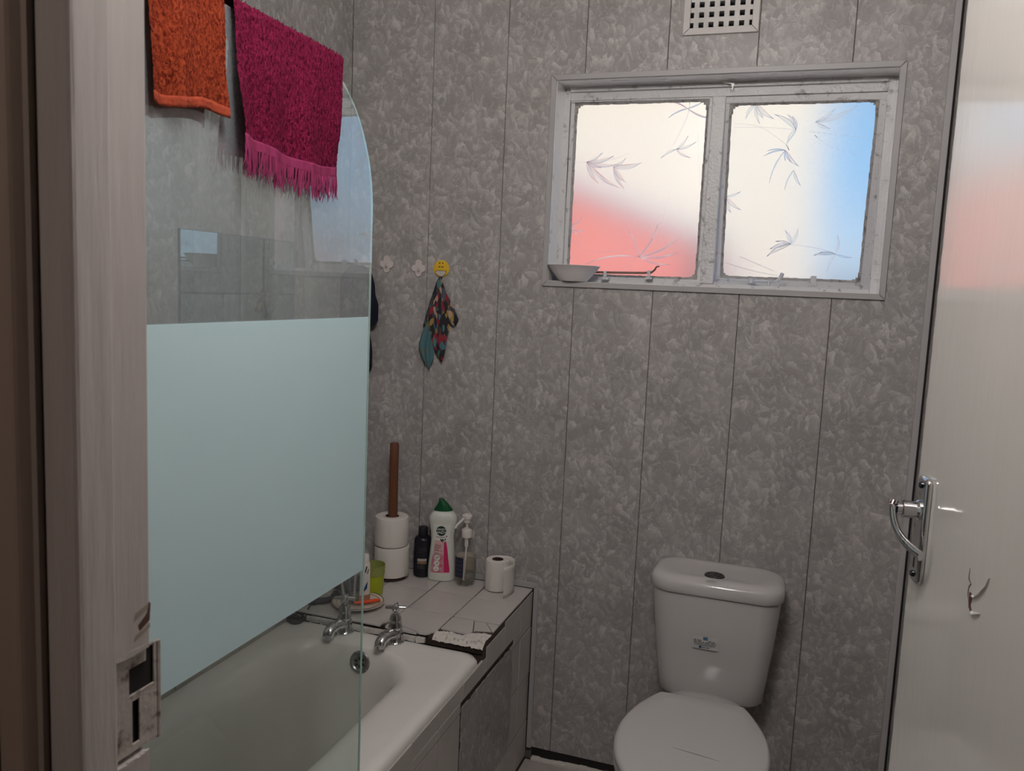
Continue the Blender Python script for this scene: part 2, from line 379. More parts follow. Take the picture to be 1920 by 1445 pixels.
INK_GREY = mat('grey_ink', (0.13, 0.13, 0.13), 0.6)
TEAL_INK = mat('teal_ink', (0.05, 0.18, 0.22), 0.6)
BLUE_INK = mat('blue_ink', (0.02, 0.07, 0.16), 0.6)
SILVER_INK = mat('silver_ink', (0.10, 0.10, 0.10), 0.5)
STICKER = mat('clear_white_sticker', (0.56, 0.555, 0.55), 0.35)
COPPER = mat('copper_print', (0.30, 0.17, 0.09), 0.45)
LIGHT_PRINT = mat('light_print', (0.52, 0.48, 0.44), 0.5)
BOTTLE_W = mat('white_bottle_plastic', (0.66, 0.69, 0.63), 0.35)
GREEN_CAP = mat('dark_green_plastic', (0.005, 0.075, 0.025), 0.35)
LABEL_W = mat('white_label', (0.74, 0.76, 0.72), 0.4)
LABEL_PINK = mat('pale_pink_label', (0.62, 0.33, 0.36), 0.4, dark=(0.50, 0.05, 0.12), dirt=0.3, vscale=55)
LABEL_PALE = mat('soft_pink_label', (0.64, 0.42, 0.42), 0.4)
LABEL_ROSE = mat('deep_rose_label', (0.55, 0.02, 0.12), 0.4)
LABEL_GREEN = mat('black_green_label', (0.006, 0.03, 0.016), 0.4)
WHITE_PL = mat('white_plastic', (0.74, 0.68, 0.65), 0.35)
CLEAR_PL = thin_glass('clear_bottle_plastic', (0.96, 0.965, 0.955), haze=0.07, ior=1.35)
LIQUID = thin_glass('clear_soap', (0.95, 0.94, 0.90), haze=0.12, haze_col=(0.62, 0.58, 0.5), ior=1.2)
LABEL_NAVY = mat('navy_label', (0.012, 0.016, 0.035), 0.35)
LABEL_BEIGE = mat('beige_label_back', (0.44, 0.39, 0.34), 0.6)
LABEL_GREY = mat('grey_label_print', (0.17, 0.17, 0.15), 0.6)
LIME = mat('lime_plastic', (0.36, 0.42, 0.02), 0.35)
LIME_RIM = film_mat('lime_translucent', (0.46, 0.50, 0.16), 0.5)
PLATE = mat('cream_plate', (0.66, 0.58, 0.50), 0.25)
PLATE_RING = mat('brown_ring', (0.06, 0.035, 0.025), 0.35)
SEALANT = mat('white_sealant', (0.62, 0.585, 0.55), 0.5, var=0.25, vscale=50, bump=0.4, bscale=120)
OVERFLOW = mat('tarnished_overflow', (0.40, 0.40, 0.405), 0.28, metal=1.0, rvar=0.1)
TUMBLER = thin_glass('tumbler_glass', (0.93, 0.94, 0.94), haze=0.05, ior=1.45)
ORANGE_PL = mat('orange_plastic', (0.75, 0.085, 0.02), 0.35)
MAROON = mat('maroon_sponge', (0.10, 0.045, 0.05), 0.95, var=0.5, vscale=60, bump=1.0, bscale=120)
CREAM_PL = mat('cream_plastic', (0.52, 0.45, 0.30), 0.4)
YELLOW = mat('yellow_plastic', (0.72, 0.46, 0.02), 0.35)
TOOTH = mat('toothy_white', (0.70, 0.62, 0.56), 0.5)
HOOKW = mat('hook_plastic', (0.62, 0.56, 0.535), 0.35)
NAVY = mat('navy_cloth', (0.008, 0.011, 0.024), 0.95, var=0.3, vscale=30, bump=0.4, bscale=160)
TEAL_CLOTH = mat('teal_print_cloth', (0.07, 0.155, 0.17), 0.9, dark=(0.17, 0.15, 0.05), dirt=0.1, vscale=22)
TERRY_O = terry_mat('orange_terry', (0.27, 0.046, 0.018), (0.10, 0.010, 0.005))
TERRY_M = terry_mat('magenta_terry', (0.19, 0.012, 0.050), (0.05, 0.0015, 0.011))
BAND_M = mat('magenta_band', (0.27, 0.035, 0.105), 0.9, var=0.35, vscale=60, bstretch=(1, 1, 0.1), bump=0.6, bscale=180, spec=0.1)
BAND_O = mat('orange_hem', (0.33, 0.06, 0.03), 0.9, var=0.3, vscale=70, bump=0.6, bscale=150, spec=0.1)
def print_cloth():
    m = bpy.data.materials.new('printed_bandana'); m.use_nodes = True
    n, l = m.node_tree.nodes, m.node_tree.links; b = n['Principled BSDF']
    t = n.new('ShaderNodeTexCoord'); mp = n.new('ShaderNodeMapping'); mp.inputs['Scale'].default_value = (1.3, 1.0, 0.55); l.new(t.outputs['Object'], mp.inputs[0])
    w = n.new('ShaderNodeTexNoise'); w.inputs['Scale'].default_value = 40; l.new(mp.outputs[0], w.inputs['Vector'])
    mixv = n.new('ShaderNodeVectorMath'); mixv.operation = 'SCALE'; mixv.inputs[3].default_value = 0.02; l.new(w.outputs['Color'], mixv.inputs[0])
    ad = n.new('ShaderNodeVectorMath'); ad.operation = 'ADD'; l.new(mp.outputs[0], ad.inputs[0]); l.new(mixv.outputs[0], ad.inputs[1])
    v = n.new('ShaderNodeTexVoronoi'); v.inputs['Scale'].default_value = 85; l.new(ad.outputs[0], v.inputs['Vector'])
    s = n.new('ShaderNodeSeparateColor'); l.new(v.outputs['Color'], s.inputs[0])
    r = n.new('ShaderNodeValToRGB'); r.color_ramp.interpolation = 'CONSTANT'
    r.color_ramp.elements[0].position = 0; r.color_ramp.elements[0].color = (0.018, 0.016, 0.02, 1)
    r.color_ramp.elements[1].position = 0.92; r.color_ramp.elements[1].color = (0.40, 0.26, 0.20, 1)
    for p, c in ((0.34, (0.05, 0.045, 0.05)), (0.50, (0.24, 0.02, 0.035)), (0.64, (0.07, 0.09, 0.11)), (0.76, (0.30, 0.20, 0.05)), (0.84, (0.06, 0.16, 0.18))):
        q = r.color_ramp.elements.new(p); q.color = (*c, 1)
    l.new(s.outputs[0], r.inputs['Fac']); l.new(r.outputs['Color'], b.inputs['Base Color']); b.inputs['Roughness'].default_value = 0.9
    return m
BANDANA = print_cloth()

# ------------------------------------------------------------------ room shell
XL, XR, YB, YF, ZF, ZC = -1.386, 0.348, 2.400, 0.550, -0.035, 2.55
HOLE_W = (-0.706, 0.217, 1.486, 2.070)      # window opening
HOLE_V = (-0.334, -0.160, 2.192, 2.340)     # vent opening

def slab_with_holes(name, m, us, vs, holes, fn, d0, d1, parent=None, bevel=0):
    mb = MB()
    for a, b, c, d in cells(us, vs, holes):
        mb.prism([(a, c), (b, c), (b, d), (a, d)], fn, d0, d1)
    # drop the faces shared by neighbouring cells
    o = mb.build(name, m, parent, smooth=0, weld=True, bevel=0)
    bm = bmesh.new(); bm.from_mesh(o.data)
    seen = {}
    for f in bm.faces: seen.setdefault(tuple(sorted(v.index for v in f.verts)), []).append(f)
    bmesh.ops.delete(bm, geom=[f for g in seen.values() if len(g) > 1 for f in g], context='FACES')
    bmesh.ops.dissolve_limit(bm, angle_limit=0.01, verts=bm.verts, edges=bm.edges)
    bmesh.ops.recalc_face_normals(bm, faces=bm.faces)
    bm.to_mesh(o.data); bm.free()
    if bevel:
        md = o.modifiers.new('bevel', 'BEVEL'); md.width = bevel; md.segments = 1; md.limit_method = 'ANGLE'
    return o
fXZ = lambda u, v, d: (u, d, v)      # plane facing along Y
fYZ = lambda u, v, d: (d, u, v)      # plane facing along X
fXY = lambda u, v, d: (u, v, d)

# back wall
wb = struct(slab_with_holes('wall_back', MASONRY, [XL - 0.2, XR + 0.2], [-0.2, ZC], [HOLE_W, HOLE_V], fXZ, YB + 0.008, YB + 0.20), 'back wall of grey marbled panels holding the window')
seams = [XL, -1.103, -0.862, -0.622, -0.386, -0.1435, 0.0985, XR]
for a, b in zip(seams, seams[1:]):
    slab_with_holes('panel', PVC, [a + 0.0008, b - 0.0008], [0.0, ZC], [HOLE_W, HOLE_V], fXZ, YB, YB + 0.008, wb, bevel=0.0012)
MB().prism([(0.302, 0.878), (0.306, 0.880), (0.3085, 0.889), (0.3085, 0.902), (0.306, 0.897), (0.303, 0.890)], fXZ, YB - 0.0003, YB + 0.001).build('chipped_spot', DARK, wb, smooth=0)
# left wall, right wall
wl_ = struct(MB().box(XL - 0.15, XL - 0.008, YF - 0.1, YB + 0.2, -0.2, ZC).build('wall_left', MASONRY, smooth=0), 'left wall of grey marbled panels beside the bath')
y = YB
while y > YF:
    MB().box(XL - 0.008, XL, max(y - 0.2392, YF), y, 0.0, ZC).build('panel', PVC_GLOSS, wl_, smooth=0); y -= 0.24
wr_ = struct(MB().box(XR + 0.008, XR + 0.15, YF - 0.1, YB + 0.2, -0.2, ZC).build('wall_right', MASONRY, smooth=0), 'right wall of grey marbled panels behind the open door')
y = YB
while y > YF:
    MB().box(XR, XR + 0.008, max(y - 0.2392, YF), y, 0.0, ZC).build('panel', PVC, wr_, smooth=0, bevel=0.0012, seg=1); y -= 0.24
# front wall round the doorway (the camera stands in the hall behind it)
DL, DR, DZ = -0.526, 0.322, 2.06
wf = slab_with_holes('wall_front', HALL, [-1.9, 1.0], [-0.2, ZC], [(DL, DR, -0.3, DZ)], fXZ, YF - 0.09, YF); struct(wf, 'front wall with the doorway')
struct(MB().box(XL - 0.2, XR + 0.2, YF - 0.1, YB + 0.2, ZC, ZC + 0.1).build('ceiling', CEIL, smooth=0), 'bathroom ceiling')
fl = struct(MB().box(-1.9, 1.0, -1.6, YB + 0.2, -0.15, ZF - 0.008).build('floor', GROUT, smooth=0), 'floor of square tiles')
xs = [-0.70 + 0.262 * i for i in range(5)]; ys = [YB - 0.012 - 0.29 * i for i in range(7)]
for a, b in zip(xs, xs[1:]):
    for c, d in zip(ys[1:], ys):
        MB().box(a + 0.0015, min(b, XR) - 0.0015, c + 0.0015, d - 0.0015, ZF - 0.008, ZF).build('tile', FLOOR_T, fl, smooth=0, bevel=0.0015, seg=1)
# hall behind the camera, dim
hall = MB()
hall.box(-1.95, -1.9, -1.6, YF - 0.09, -0.15, ZC); hall.box(1.0, 1.05, -1.6, YF - 0.09, -0.15, ZC)
hall.box(-1.95, 1.05, -1.65, -1.6, -0.15, ZC); hall.box(-1.95, 1.05, -1.65, YF - 0.09, ZC, ZC + 0.05)
struct(hall.build('wall_hall', HALL, smooth=0), 'dim hall walls behind the doorway')
# dark strip filling the gap, and rough floor edge under the back panels
bb = struct(MB().box(-0.684, XR, YB + 0.004, YB + 0.012, ZF, 0.004).build('floor_gap_back', DARK, smooth=0), 'dark gap where the back panels stop short of the floor')
mb = MB(); random.seed(3); x = -0.68
while x < XR - 0.03:
    w = random.uniform(0.02, 0.05); mb.box(x, x + w, YB - 0.012 - random.uniform(0, 0.006), YB + 0.004, ZF - 0.006, ZF + random.uniform(0.004, 0.012)); x += w
mb.build('plaster_edge', PLASTER, bb, smooth=0, bevel=0.001, seg=1)

# added fill light over the doorway, unseen, brightens the room where daylight falls short
wlp = thing('wall_fill_light', 'added unseen fill lamp on the front wall above the doorway', 'lamp', (-0.20, YF, 2.27))
MB().box(-0.36, -0.04, YF, YF + 0.03, 2.20, 2.34).build('back_plate', WHITE_PAINT, wlp, smooth=0)
MB().box(-0.35, -0.05, YF + 0.0305, YF + 0.08, 2.21, 2.33).build('fill_emitter', emit_mat('wall_fill_glow', (1.0, 0.95, 0.925), WALL_FILL), wlp, smooth=0, bevel=0.02, seg=3)
hlp = thing('hall_fill_light', 'added unseen fill lamp on the hall ceiling behind the doorway', 'lamp', (-0.9, -0.6, ZC))  # added fill light in the hall, unseen, lifts the dark casing
MB().box(-1.0, -0.8, -0.7, -0.5, ZC - 0.03, ZC).build('fill_emitter', emit_mat('hall_fill_glow', (1.0, 0.86, 0.76), HALL_FILL), hlp, smooth=0)

# trims
def mitre(mb, x0, x1, z0, z1, w, y0, y1, side):
    """one mitred strip of a frame round the rectangle (x0..x1, z0..z1) = inner edge, width w outwards"""
    o = (x0 - w, x1 + w, z0 - w, z1 + w); g = 0.0006
    P = {'top': [(x0 + g, z1), (x1 - g, z1), (o[1] - g, o[3]), (o[0] + g, o[3])], 'bottom': [(o[0] + g, o[2]), (o[1] - g, o[2]), (x1 - g, z0), (x0 + g, z0)],
         'left': [(o[0], o[2] + g), (x0, z0 + g), (x0, z1 - g), (o[0], o[3] - g)], 'right': [(x1, z0 + g), (o[1], o[2] + g), (o[1], o[3] - g), (x1, z1 - g)]}[side]
    return mb.prism(P, fXZ, y0, y1)

t1 = struct(MB().box(0.3265, 0.3425, YB - 0.010, YB, 0.0, ZC).build('trim_1', TRIM, smooth=0, bevel=0.0015), 'grey corner strip beside the open door')
MB().box(0.3430, 0.3478, YB - 0.006, YB - 0.001, 0.0, ZC).build('shadow_gap', DARK, t1, smooth=0)
t2 = structure('trim_2', (0, 0, 0), 'grey plastic edge strip round the tiled ledge')
MB().prism([(XL, 0.5285), (-0.700, 0.5285), (-0.684, 0.5445), (XL, 0.5445)], fXZ, YB - 0.008, YB).build('strip', TRIM, t2, smooth=0, bevel=0.0008, seg=1)
MB().prism([(-0.6985, 0.0), (-0.684, 0.0), (-0.684, 0.5440), (-0.6985, 0.5290)], fXZ, YB - 0.008, YB).build('strip', TRIM, t2, smooth=0, bevel=0.0008, seg=1)
MB().box(-0.7035, -0.6988, YB - 0.006, YB - 0.001, 0.0, 0.527).build('shadow_gap', DARK, t2, smooth=0)
MB().box(XL, -0.7036, YB - 0.004, YB - 0.001, 0.5245, 0.5283).build('shadow_gap', DARK, t2, smooth=0)

# ------------------------------------------------------------------ window
win = structure('window_1', (-0.245, 2.5, 1.486), 'white steel window with two obscured leaf-pattern panes')
x0, x1, z0, z1 = HOLE_W[0] + 0.001, HOLE_W[1] - 0.003, HOLE_W[2] + 0.001, HOLE_W[3] - 0.001
for sd in ('top', 'bottom', 'left', 'right'):
    mitre(MB(), x0, x1, z0, z1, 0.016, YB - 0.007, YB, sd).build('cover_strip', TRIM, win, smooth=0, bevel=0.0012, seg=1)
FY0, FY1 = 2.488, 2.516
rv = MB(); hx0, hx1, hz0, hz1 = HOLE_W
rv.box(hx0, hx0 + 0.002, YB + 0.0002, YB + 0.20, hz0, hz1).box(hx1 - 0.002, hx1, YB + 0.0002, YB + 0.20, hz0, hz1).box(hx0 + 0.002, hx1 - 0.002, YB + 0.0002, YB + 0.20, hz1 - 0.002, hz1).box(hx0 + 0.002, hx1 - 0.002, YB + 0.0002, YB + 0.20, hz0, hz0 + 0.002)
rv.build('reveal', REVEAL, win, smooth=0)
X0, X1, Z0, Z1 = HOLE_W[0], HOLE_W[1], HOLE_W[2], HOLE_W[3]
fr = MB(); fr.box(X0, X0 + 0.020, FY0, FY1, Z0, Z1).box(X1 - 0.020, X1, FY0, FY1, Z0, Z1).box(X0 + 0.02, X1 - 0.02, FY0, FY1, Z1 - 0.040, Z1).box(X0 + 0.02, X1 - 0.02, FY0, FY1, Z0, Z0 + 0.012)
fr.box(X0 + 0.02, X1 - 0.02, FY0 - 0.010, FY0, Z1 - 0.016, Z1)
fr.build('frame', STEEL, win, smooth=0, bevel=0.002)
MB().box(-0.264, -0.226, FY0 - 0.006, FY1, Z0 + 0.012, Z1 - 0.040).build('mullion', STEEL, win, smooth=0, bevel=0.0025)
# sill and paint drips on the reveal head
mb = MB(); random.seed(5)
for i in range(26):
    a = random.uniform(X0 + 0.02, X1 - 0.06); b = a + random.uniform(0.015, 0.07); yy = random.uniform(YB + 0.02, FY0 - 0.03)
    mb.prism([(a, yy), ((a + b) / 2, yy - random.uniform(0.004, 0.010)), (b, yy + random.uniform(-0.003, 0.006)), ((a + b) / 2, yy + random.uniform(0.003, 0.012))], fXY, Z1 - random.uniform(0.001, 0.003), Z1)
mb.build('paint_flakes', REVEAL, win, smooth=0)['kind'] = 'stuff'
MB().prism([(-0.252, Z1), (-0.225, Z1 - 0.004), (-0.205, Z1 - 0.010), (-0.208, Z1 - 0.030), (-0.213, Z1 - 0.012), (-0.232, Z1 - 0.008)], fXZ, FY0 - 0.022, FY0 - 0.016).build('hanging_paint_flake', REVEAL, win, smooth=0)

def leaf(mb, x, z, ang, L, w, M, bend=0.15):
    """a willow leaf lying on the pane, ridged; M maps (u, v, d) on the pane to the world"""
    n = 8; a = math.radians(ang); pts = []
    for k in range(n + 1):
        t = k / n; hw = w * math.sin(PI * min(1, t * 1.02) ** 0.8) * 0.5 + 0.0002
        cx, cy = t * L, bend * L * math.sin(PI * t) * 0.5
        pts.append((cx, cy, hw))
    vs = []
    for cx, cy, hw in pts:
        for s_, d in ((-1, 0), (-0.82, 0.0011), (-0.45, 0.0005), (0, 0.0012), (0.45, 0.0005), (0.82, 0.0011), (1, 0)):
            u, v = cx, cy + s_ * hw
            vs.append(M(x + u * math.cos(a) - v * math.sin(a), z + u * math.sin(a) + v * math.cos(a), d))
    fs = []
    for k in range(n):
        for j in range(6): fs.append((k * 7 + j, k * 7 + j + 1, (k + 1) * 7 + j + 1, (k + 1) * 7 + j))
    mb.add(vs, fs)
def stem(mb, pts, M, w=0.0009):
    P = spline([(p[0], p[1], 0) for p in pts], 6)
    for a, b in zip(P, P[1:]):
        d = (b - a); nrm = Vector((-d.y, d.x, 0)).normalized() * w
        mb.add([M(*(a + nrm).xy, 0), M(*(a - nrm).xy, 0), M(*(b - nrm).xy, 0), M(*(b + nrm).xy, 0), M(*((a + b) / 2).xy, 0.0014)],
               [(0, 1, 4), (1, 2, 4), (2, 3, 4), (3, 0, 4)])

def sash(name, ax0, ax1, zt, zb, yc, tilt, leaves, stems, label, fr_=0.012):
    """a steel sash hung from its top edge at (yc, zt), leaning out by tilt; glass ax0..ax1"""
    ct, st = math.cos(tilt), math.sin(tilt); H = zt - zb
    def M(x, v, d): # v measured down from zt, d towards the room
        return (x, yc + v * st - d * ct, zt - v * ct - d * st)
    fbar = 0.012
    g = MB()
    def bar(a, b, v0, v1, d0=-0.006, d1=0.010):
        g.add([M(a, v0, d0), M(b, v0, d0), M(b, v1, d0), M(a, v1, d0), M(a, v0, d1), M(b, v0, d1), M(b, v1, d1), M(a, v1, d1)],
              [(0, 1, 2, 3), (7, 6, 5, 4), (4, 5, 1, 0), (5, 6, 2, 1), (6, 7, 3, 2), (7, 4, 0, 3)])
    bar(ax0 - fbar, ax1 + fr_, -0.018, 0); bar(ax0 - fbar, ax1 + fr_, H, H + (0.016 if tilt == 0 else 0.026)); bar(ax0 - (fbar if tilt == 0 else 0.022), ax0, 0, H + 0.012); bar(ax1, ax1 + fr_, 0, H)
    s = g.build(name, STEEL, win, smooth=0, bevel=0.0015)
    s['label'] = label
    p = MB(); e = 0.002
    o4 = [M(a, v, d) for d in (-0.002, 0.002) for a, v in ((ax0 - e, -e), (ax1 + e, -e), (ax1 + e, H + e), (ax0 - e, H + e))]
    p.add(o4, [(0, 1, 2, 3), (7, 6, 5, 4), (4, 5, 1, 0), (5, 6, 2, 1), (6, 7, 3, 2), (7, 4, 0, 3)])
    pane = p.build('pane', PANE, s, smooth=0)
    # putty fillet, ragged
    q = MB(); random.seed(int(ax0 * 1000) + 900)
    def fillet(a, b, horiz, inner):
        N = 34
        for k in range(N):
            u0, u1 = a + (b - a) * k / N, a + (b - a) * (k + 1) / N; w = 0.0068 + random.uniform(-0.0007, 0.0010) + (0.008 * max(0, 1 - abs(min(k, N - 1 - k)) / 2.0) ** 2)
            if horiz: c = [(u0, inner[0]), (u1, inner[0]), (u1, inner[0] + inner[1] * w), (u0, inner[0] + inner[1] * w)]
            else: c = [(inner[0], u0), (inner[0], u1), (inner[0] + inner[1] * w, u1), (inner[0] + inner[1] * w, u0)]
            vs = [M(x, v, 0.0021) for x, v in c] + [M(c[0][0], c[0][1], 0.009), M(c[1][0], c[1][1], 0.009)]
            q.add(vs, [(0, 1, 5, 4), (4, 5, 2, 3), (0, 4, 3), (1, 2, 5), (0, 3, 2, 1)])
    fillet(ax0, ax1, True, (0, 1)); fillet(ax0, ax1, True, (H, -1)); fillet(0, H, False, (ax0, 1)); fillet(0, H, False, (ax1, -1))
    q.build('putty', PUTTY, s, smooth=0)
    lm = MB(); Mi = lambda x, v, d: M(x, v, 0.0021 + d)
    for x, v, ang, L, w in leaves: leaf(lm, x, v, ang, L, w, Mi)
    for P in stems: stem(lm, P, Mi)
    lo = lm.build('leaf_relief', LEAFG, s, smooth=60, weld=False); lo['kind'] = 'stuff'
    return s, M
# leaf sprays: (x, distance below the top, angle, length, width)
LV = []
for a, L, w in ((-30, 0.055, 0.006), (-12, 0.085, 0.011), (4, 0.10, 0.010), (36, 0.13, 0.013), (58, 0.075, 0.012), (20, 0.05, 0.009)): LV.append((-0.628, 0.175, a, L, w))
for a, L, w in ((-8, 0.085, 0.016), (48, 0.06, 0.012), (60, 0.075, 0.010), (-35, 0.045, 0.008)): LV.append((-0.545, 0.19, a, L, w))
for a, L, w in ((-62, 0.11, 0.007), (-25, 0.12, 0.008), (-8, 0.12, 0.006), (12, 0.10, 0.006), (-115, 0.09, 0.006), (170, 0.17, 0.004)): LV.append((-0.452, 0.455, a, L, w))
for a, L, w in ((200, 0.07, 0.004), (155, 0.06, 0.004), (20, 0.09, 0.005), (-30, 0.07, 0.004)): LV.append((-0.335, 0.025, a, L, w))
for a, L, w in ((-40, 0.05, 0.008), (10, 0.05, 0.006), (35, 0.04, 0.006)): LV.append((-0.672, 0.372, a, L, w))
for a, L, w in ((-50, 0.05, 0.006), (-20, 0.06, 0.006), (30, 0.05, 0.006), (150, 0.05, 0.006)): LV.append((-0.36, 0.14, a, L, w))
SL = [[(-0.672, 0.178), (-0.628, 0.175), (-0.56, 0.17), (-0.50, 0.15)], [(-0.50, 0.50), (-0.452, 0.455), (-0.40, 0.38), (-0.37, 0.27)], [(-0.672, 0.40), (-0.60, 0.445), (-0.46, 0.43)], [(-0.33, 0.0), (-0.335, 0.05), (-0.37, 0.13)], [(-0.30, 0.10), (-0.29, 0.20), (-0.278, 0.25)]]
s_l, M_l = sash('sash', -0.672, -0.274, 2.026, 1.508, 2.502, 0.0, LV, SL, 'closed sash, its lower pane glowing red')
RV = []
for a, L, w in ((40, 0.07, 0.012), (60, 0.05, 0.010), (120, 0.05, 0.009), (75, 0.06, 0.008)): RV.append((-0.145, -0.005 + 0.005, a, L, w))
for a, L, w in ((215, 0.075, 0.011), (238, 0.05, 0.008), (250, 0.04, 0.010), (120, 0.045, 0.010)): RV.append((-0.03, 0.075, a, L, w))
for a, L, w in ((-22, 0.115, 0.013), (25, 0.045, 0.008), (-35, 0.06, 0.010)): RV.append((0.02, 0.055, a, L, w))
for a, L, w in ((178, 0.05, 0.004), (165, 0.06, 0.004), (112, 0.10, 0.004), (85, 0.03, 0.004), (60, 0.04, 0.007), (48, 0.06, 0.010)): RV.append((-0.055, 0.13, a, L, w))
for a, L, w in ((110, 0.06, 0.004), (62, 0.05, 0.008)): RV.append((-0.028, 0.185, a, L, w))
for a, L, w in ((-70, 0.05, 0.010), (190, 0.045, 0.006), (165, 0.06, 0.010), (150, 0.075, 0.011), (-115, 0.045, 0.010)): RV.append((-0.02, 0.395, a, L, w))
for a, L, w in ((-90, 0.055, 0.010), (175, 0.06, 0.010), (110, 0.055, 0.011), (10, 0.045, 0.006)): RV.append((0.105, 0.42, a, L, w))
for a, L, w in ((-20, 0.045, 0.006), (40, 0.06, 0.010), (70, 0.05, 0.012), (100, 0.06, 0.009)): RV.append((-0.212, 0.26, a, L, w))
SR = [[(-0.20, 0.055), (-0.13, 0.065), (-0.06, 0.11), (-0.045, 0.13)], [(-0.20, 0.065), (-0.10, 0.068), (-0.03, 0.075)], [(0.0, 0.08), (0.08, 0.09), (0.165, 0.10)], [(0.02, 0.09), (0.06, 0.12), (0.15, 0.15)], [(-0.20, 0.455), (-0.11, 0.478), (0.0, 0.495), (0.10, 0.51)], [(-0.16, 0.435), (-0.06, 0.475)], [(-0.02, 0.395), (0.06, 0.405), (0.105, 0.42)]]
TILT = math.radians(10)
s_r, M_r = sash('sash', -0.215, 0.179, 2.012, 1.512, 2.500, TILT, RV, SR, 'top-hung sash pushed open at the bottom', 0.030)
# weather bar behind each sash is the frame; stays and pegs
st = MB(); st.tube([(-0.600, 2.470, 1.519), (-0.50, 2.468, 1.5205), (-0.43, 2.468, 1.522), (-0.405, 2.466, 1.524), (-0.395, 2.464, 1.532), (-0.390, 2.46, 1.541), (-0.381, 2.458, 1.543)], [0.0035, 0.0035, 0.0035, 0.0034, 0.003, 0.0025, 0.002], 8)
st.build('stay', mat('brass_brown_metal', (0.26, 0.17, 0.13), 0.4, metal=0.7), win)['label'] = 'brown casement stay lying closed along the sill'
for X, Z in ((-0.545, 1.500), (-0.413, 1.506)):
    pg = MB(); pg.box(X - 0.010, X + 0.012, 2.462, 2.487, Z - 0.002, Z + 0.004).box(X - 0.004, X + 0.005, 2.462, 2.474, Z + 0.004, Z + 0.024)
    pg.build('stay_peg', STEEL, win, smooth=0, bevel=0.0012)
st = MB(); st.tube([(-0.120, 2.555, 1.512), (-0.075, 2.520, 1.511), (-0.050, 2.508, 1.514)], 0.0035, 8).tube([(-0.050, 2.508, 1.513), (-0.040, 2.504, 1.522), (-0.035, 2.500, 1.536)], [0.005, 0.006, 0.0055], 8)
st.lathe([(0.009, 0), (0.009, 0.012), (0.004, 0.014)], (-0.122, 2.556, 1.506), 10)
st.build('stay', STEEL, win)['label'] = 'white stay arm holding the open sash'
pg = MB(); pg.box(-0.082, -0.060, 2.486, 2.505, 1.490, 1.4985).tube([(-0.070, 2.495, 1.498), (-0.070, 2.495, 1.514)], 0.0035, 8); pg.build('stay_peg', STEEL, win, smooth=0)
cp = MB(); cp.box(0.040, 0.062, 2.575, 2.590, 1.505, 1.513).box(0.043, 0.059, 2.575, 2.580, 1.513, 1.534); cp.build('stay_clip', STEEL, win, smooth=0, bevel=0.0012)

# ------------------------------------------------------------------ air vent
vent = thing('air_vent', 'white air vent with square holes above the window', 'vent', (-0.247, YB, 2.19))
for sd in ('top', 'bottom', 'left', 'right'):
    mitre(MB(), -0.330, -0.164, 2.193, 2.336, 0.018, YB - 0.008, YB, sd).build('frame_strip', mat('vent_strip_plastic', (0.58, 0.55, 0.53), 0.4) if sd == 'top' else bpy.data.materials['vent_strip_plastic'], vent, smooth=0, bevel=0.001, seg=1)
hs = []
for i in range(7):
    for j in range(5):
        cx, cz = -0.3285 + 0.0272 * i, 2.2035 + 0.0272 * j
        hs.append((cx - 0.0068, cx + 0.0068, cz - 0.0072, cz + 0.0072))
slab_with_holes('grille', WHITE_PAINT, [-0.333, -0.161], [2.1925, 2.3395], hs, fXZ, YB + 0.006, YB + 0.022, vent)
MB().box(-0.334, -0.160, YB + 0.07, YB + 0.075, 2.192, 2.340).build('duct_back', mat('dark_duct', (0.06, 0.062, 0.07), 0.9), vent, smooth=0)

# ------------------------------------------------------------------ door and frame
PHI = math.radians(6.8); DF = Vector((0.1987, 1.342, 0)); DU = Vector((math.sin(PHI), -math.cos(PHI), 0)); DN = Vector((-math.cos(PHI), -math.sin(PHI), 0))
def Dp(s_, d, z): return DF + DU * s_ + DN * d + Vector((0, 0, z))     # s from the free edge towards the hinge, d off the face, z height
fD = lambda a, b, d: Dp(a, d, b)
MD = Matrix(((DU.x, 0, DN.x), (DU.y, 0, DN.y), (0, 1, 0)))
dr = structure('door_1', (0.292, 0.55, ZF), 'glossy cream door standing open against the right wall')
lf = MB(); N = 120
random.seed(11); edge = [(random.uniform(-0.0008, 0.0014), ZF + 0.008 + (2.02 - ZF) * k / N) for k in range(N + 1)]
for k in range(N):
    (ea, za), (eb, zb) = edge[k], edge[k + 1]
    lf.add([Dp(0.80, 0, za), Dp(ea, 0, za), Dp(ea, -0.04, za), Dp(0.80, -0.04, za), Dp(0.80, 0, zb), Dp(eb, 0, zb), Dp(eb, -0.04, zb), Dp(0.80, -0.04, zb)],
           [(0, 1, 5, 4), (1, 2, 6, 5), (2, 3, 7, 6), (3, 0, 4, 7)] + ([(3, 2, 1, 0)] if k == 0 else []) + ([(4, 5, 6, 7)] if k == N - 1 else []))
lf.build('leaf', DOOR, dr, smooth=0)
pl = MB().prism(rrect(0.0545, 1.139, 0.0215, 0.0775, 0.009, 4), fD, 0.0, 0.0100).build('handle_plate', CHROME_WORN, dr, smooth=40, bevel=0.004, seg=2)
for zz in (1.2045, 1.0735):
    MB().lathe([(0.0001, 0.0), (0.005, 0.0), (0.005, 0.002), (0.003, 0.004), (0.0001, 0.0042)], Dp(0.0545, 0.0099, zz), 12, MD, False, False).build('screw', DARK_CHROME, pl)
MB().prism([(0.0515, 1.083), (0.0575, 1.083), (0.0565, 1.100), (0.0525, 1.100)], fD, 0.0100, 0.0105).lathe([(0.004, 0), (0.004, 0.0005)], Dp(0.0545, 0.0100, 1.101), 12, MD).build('keyhole', DARK, pl, smooth=0)
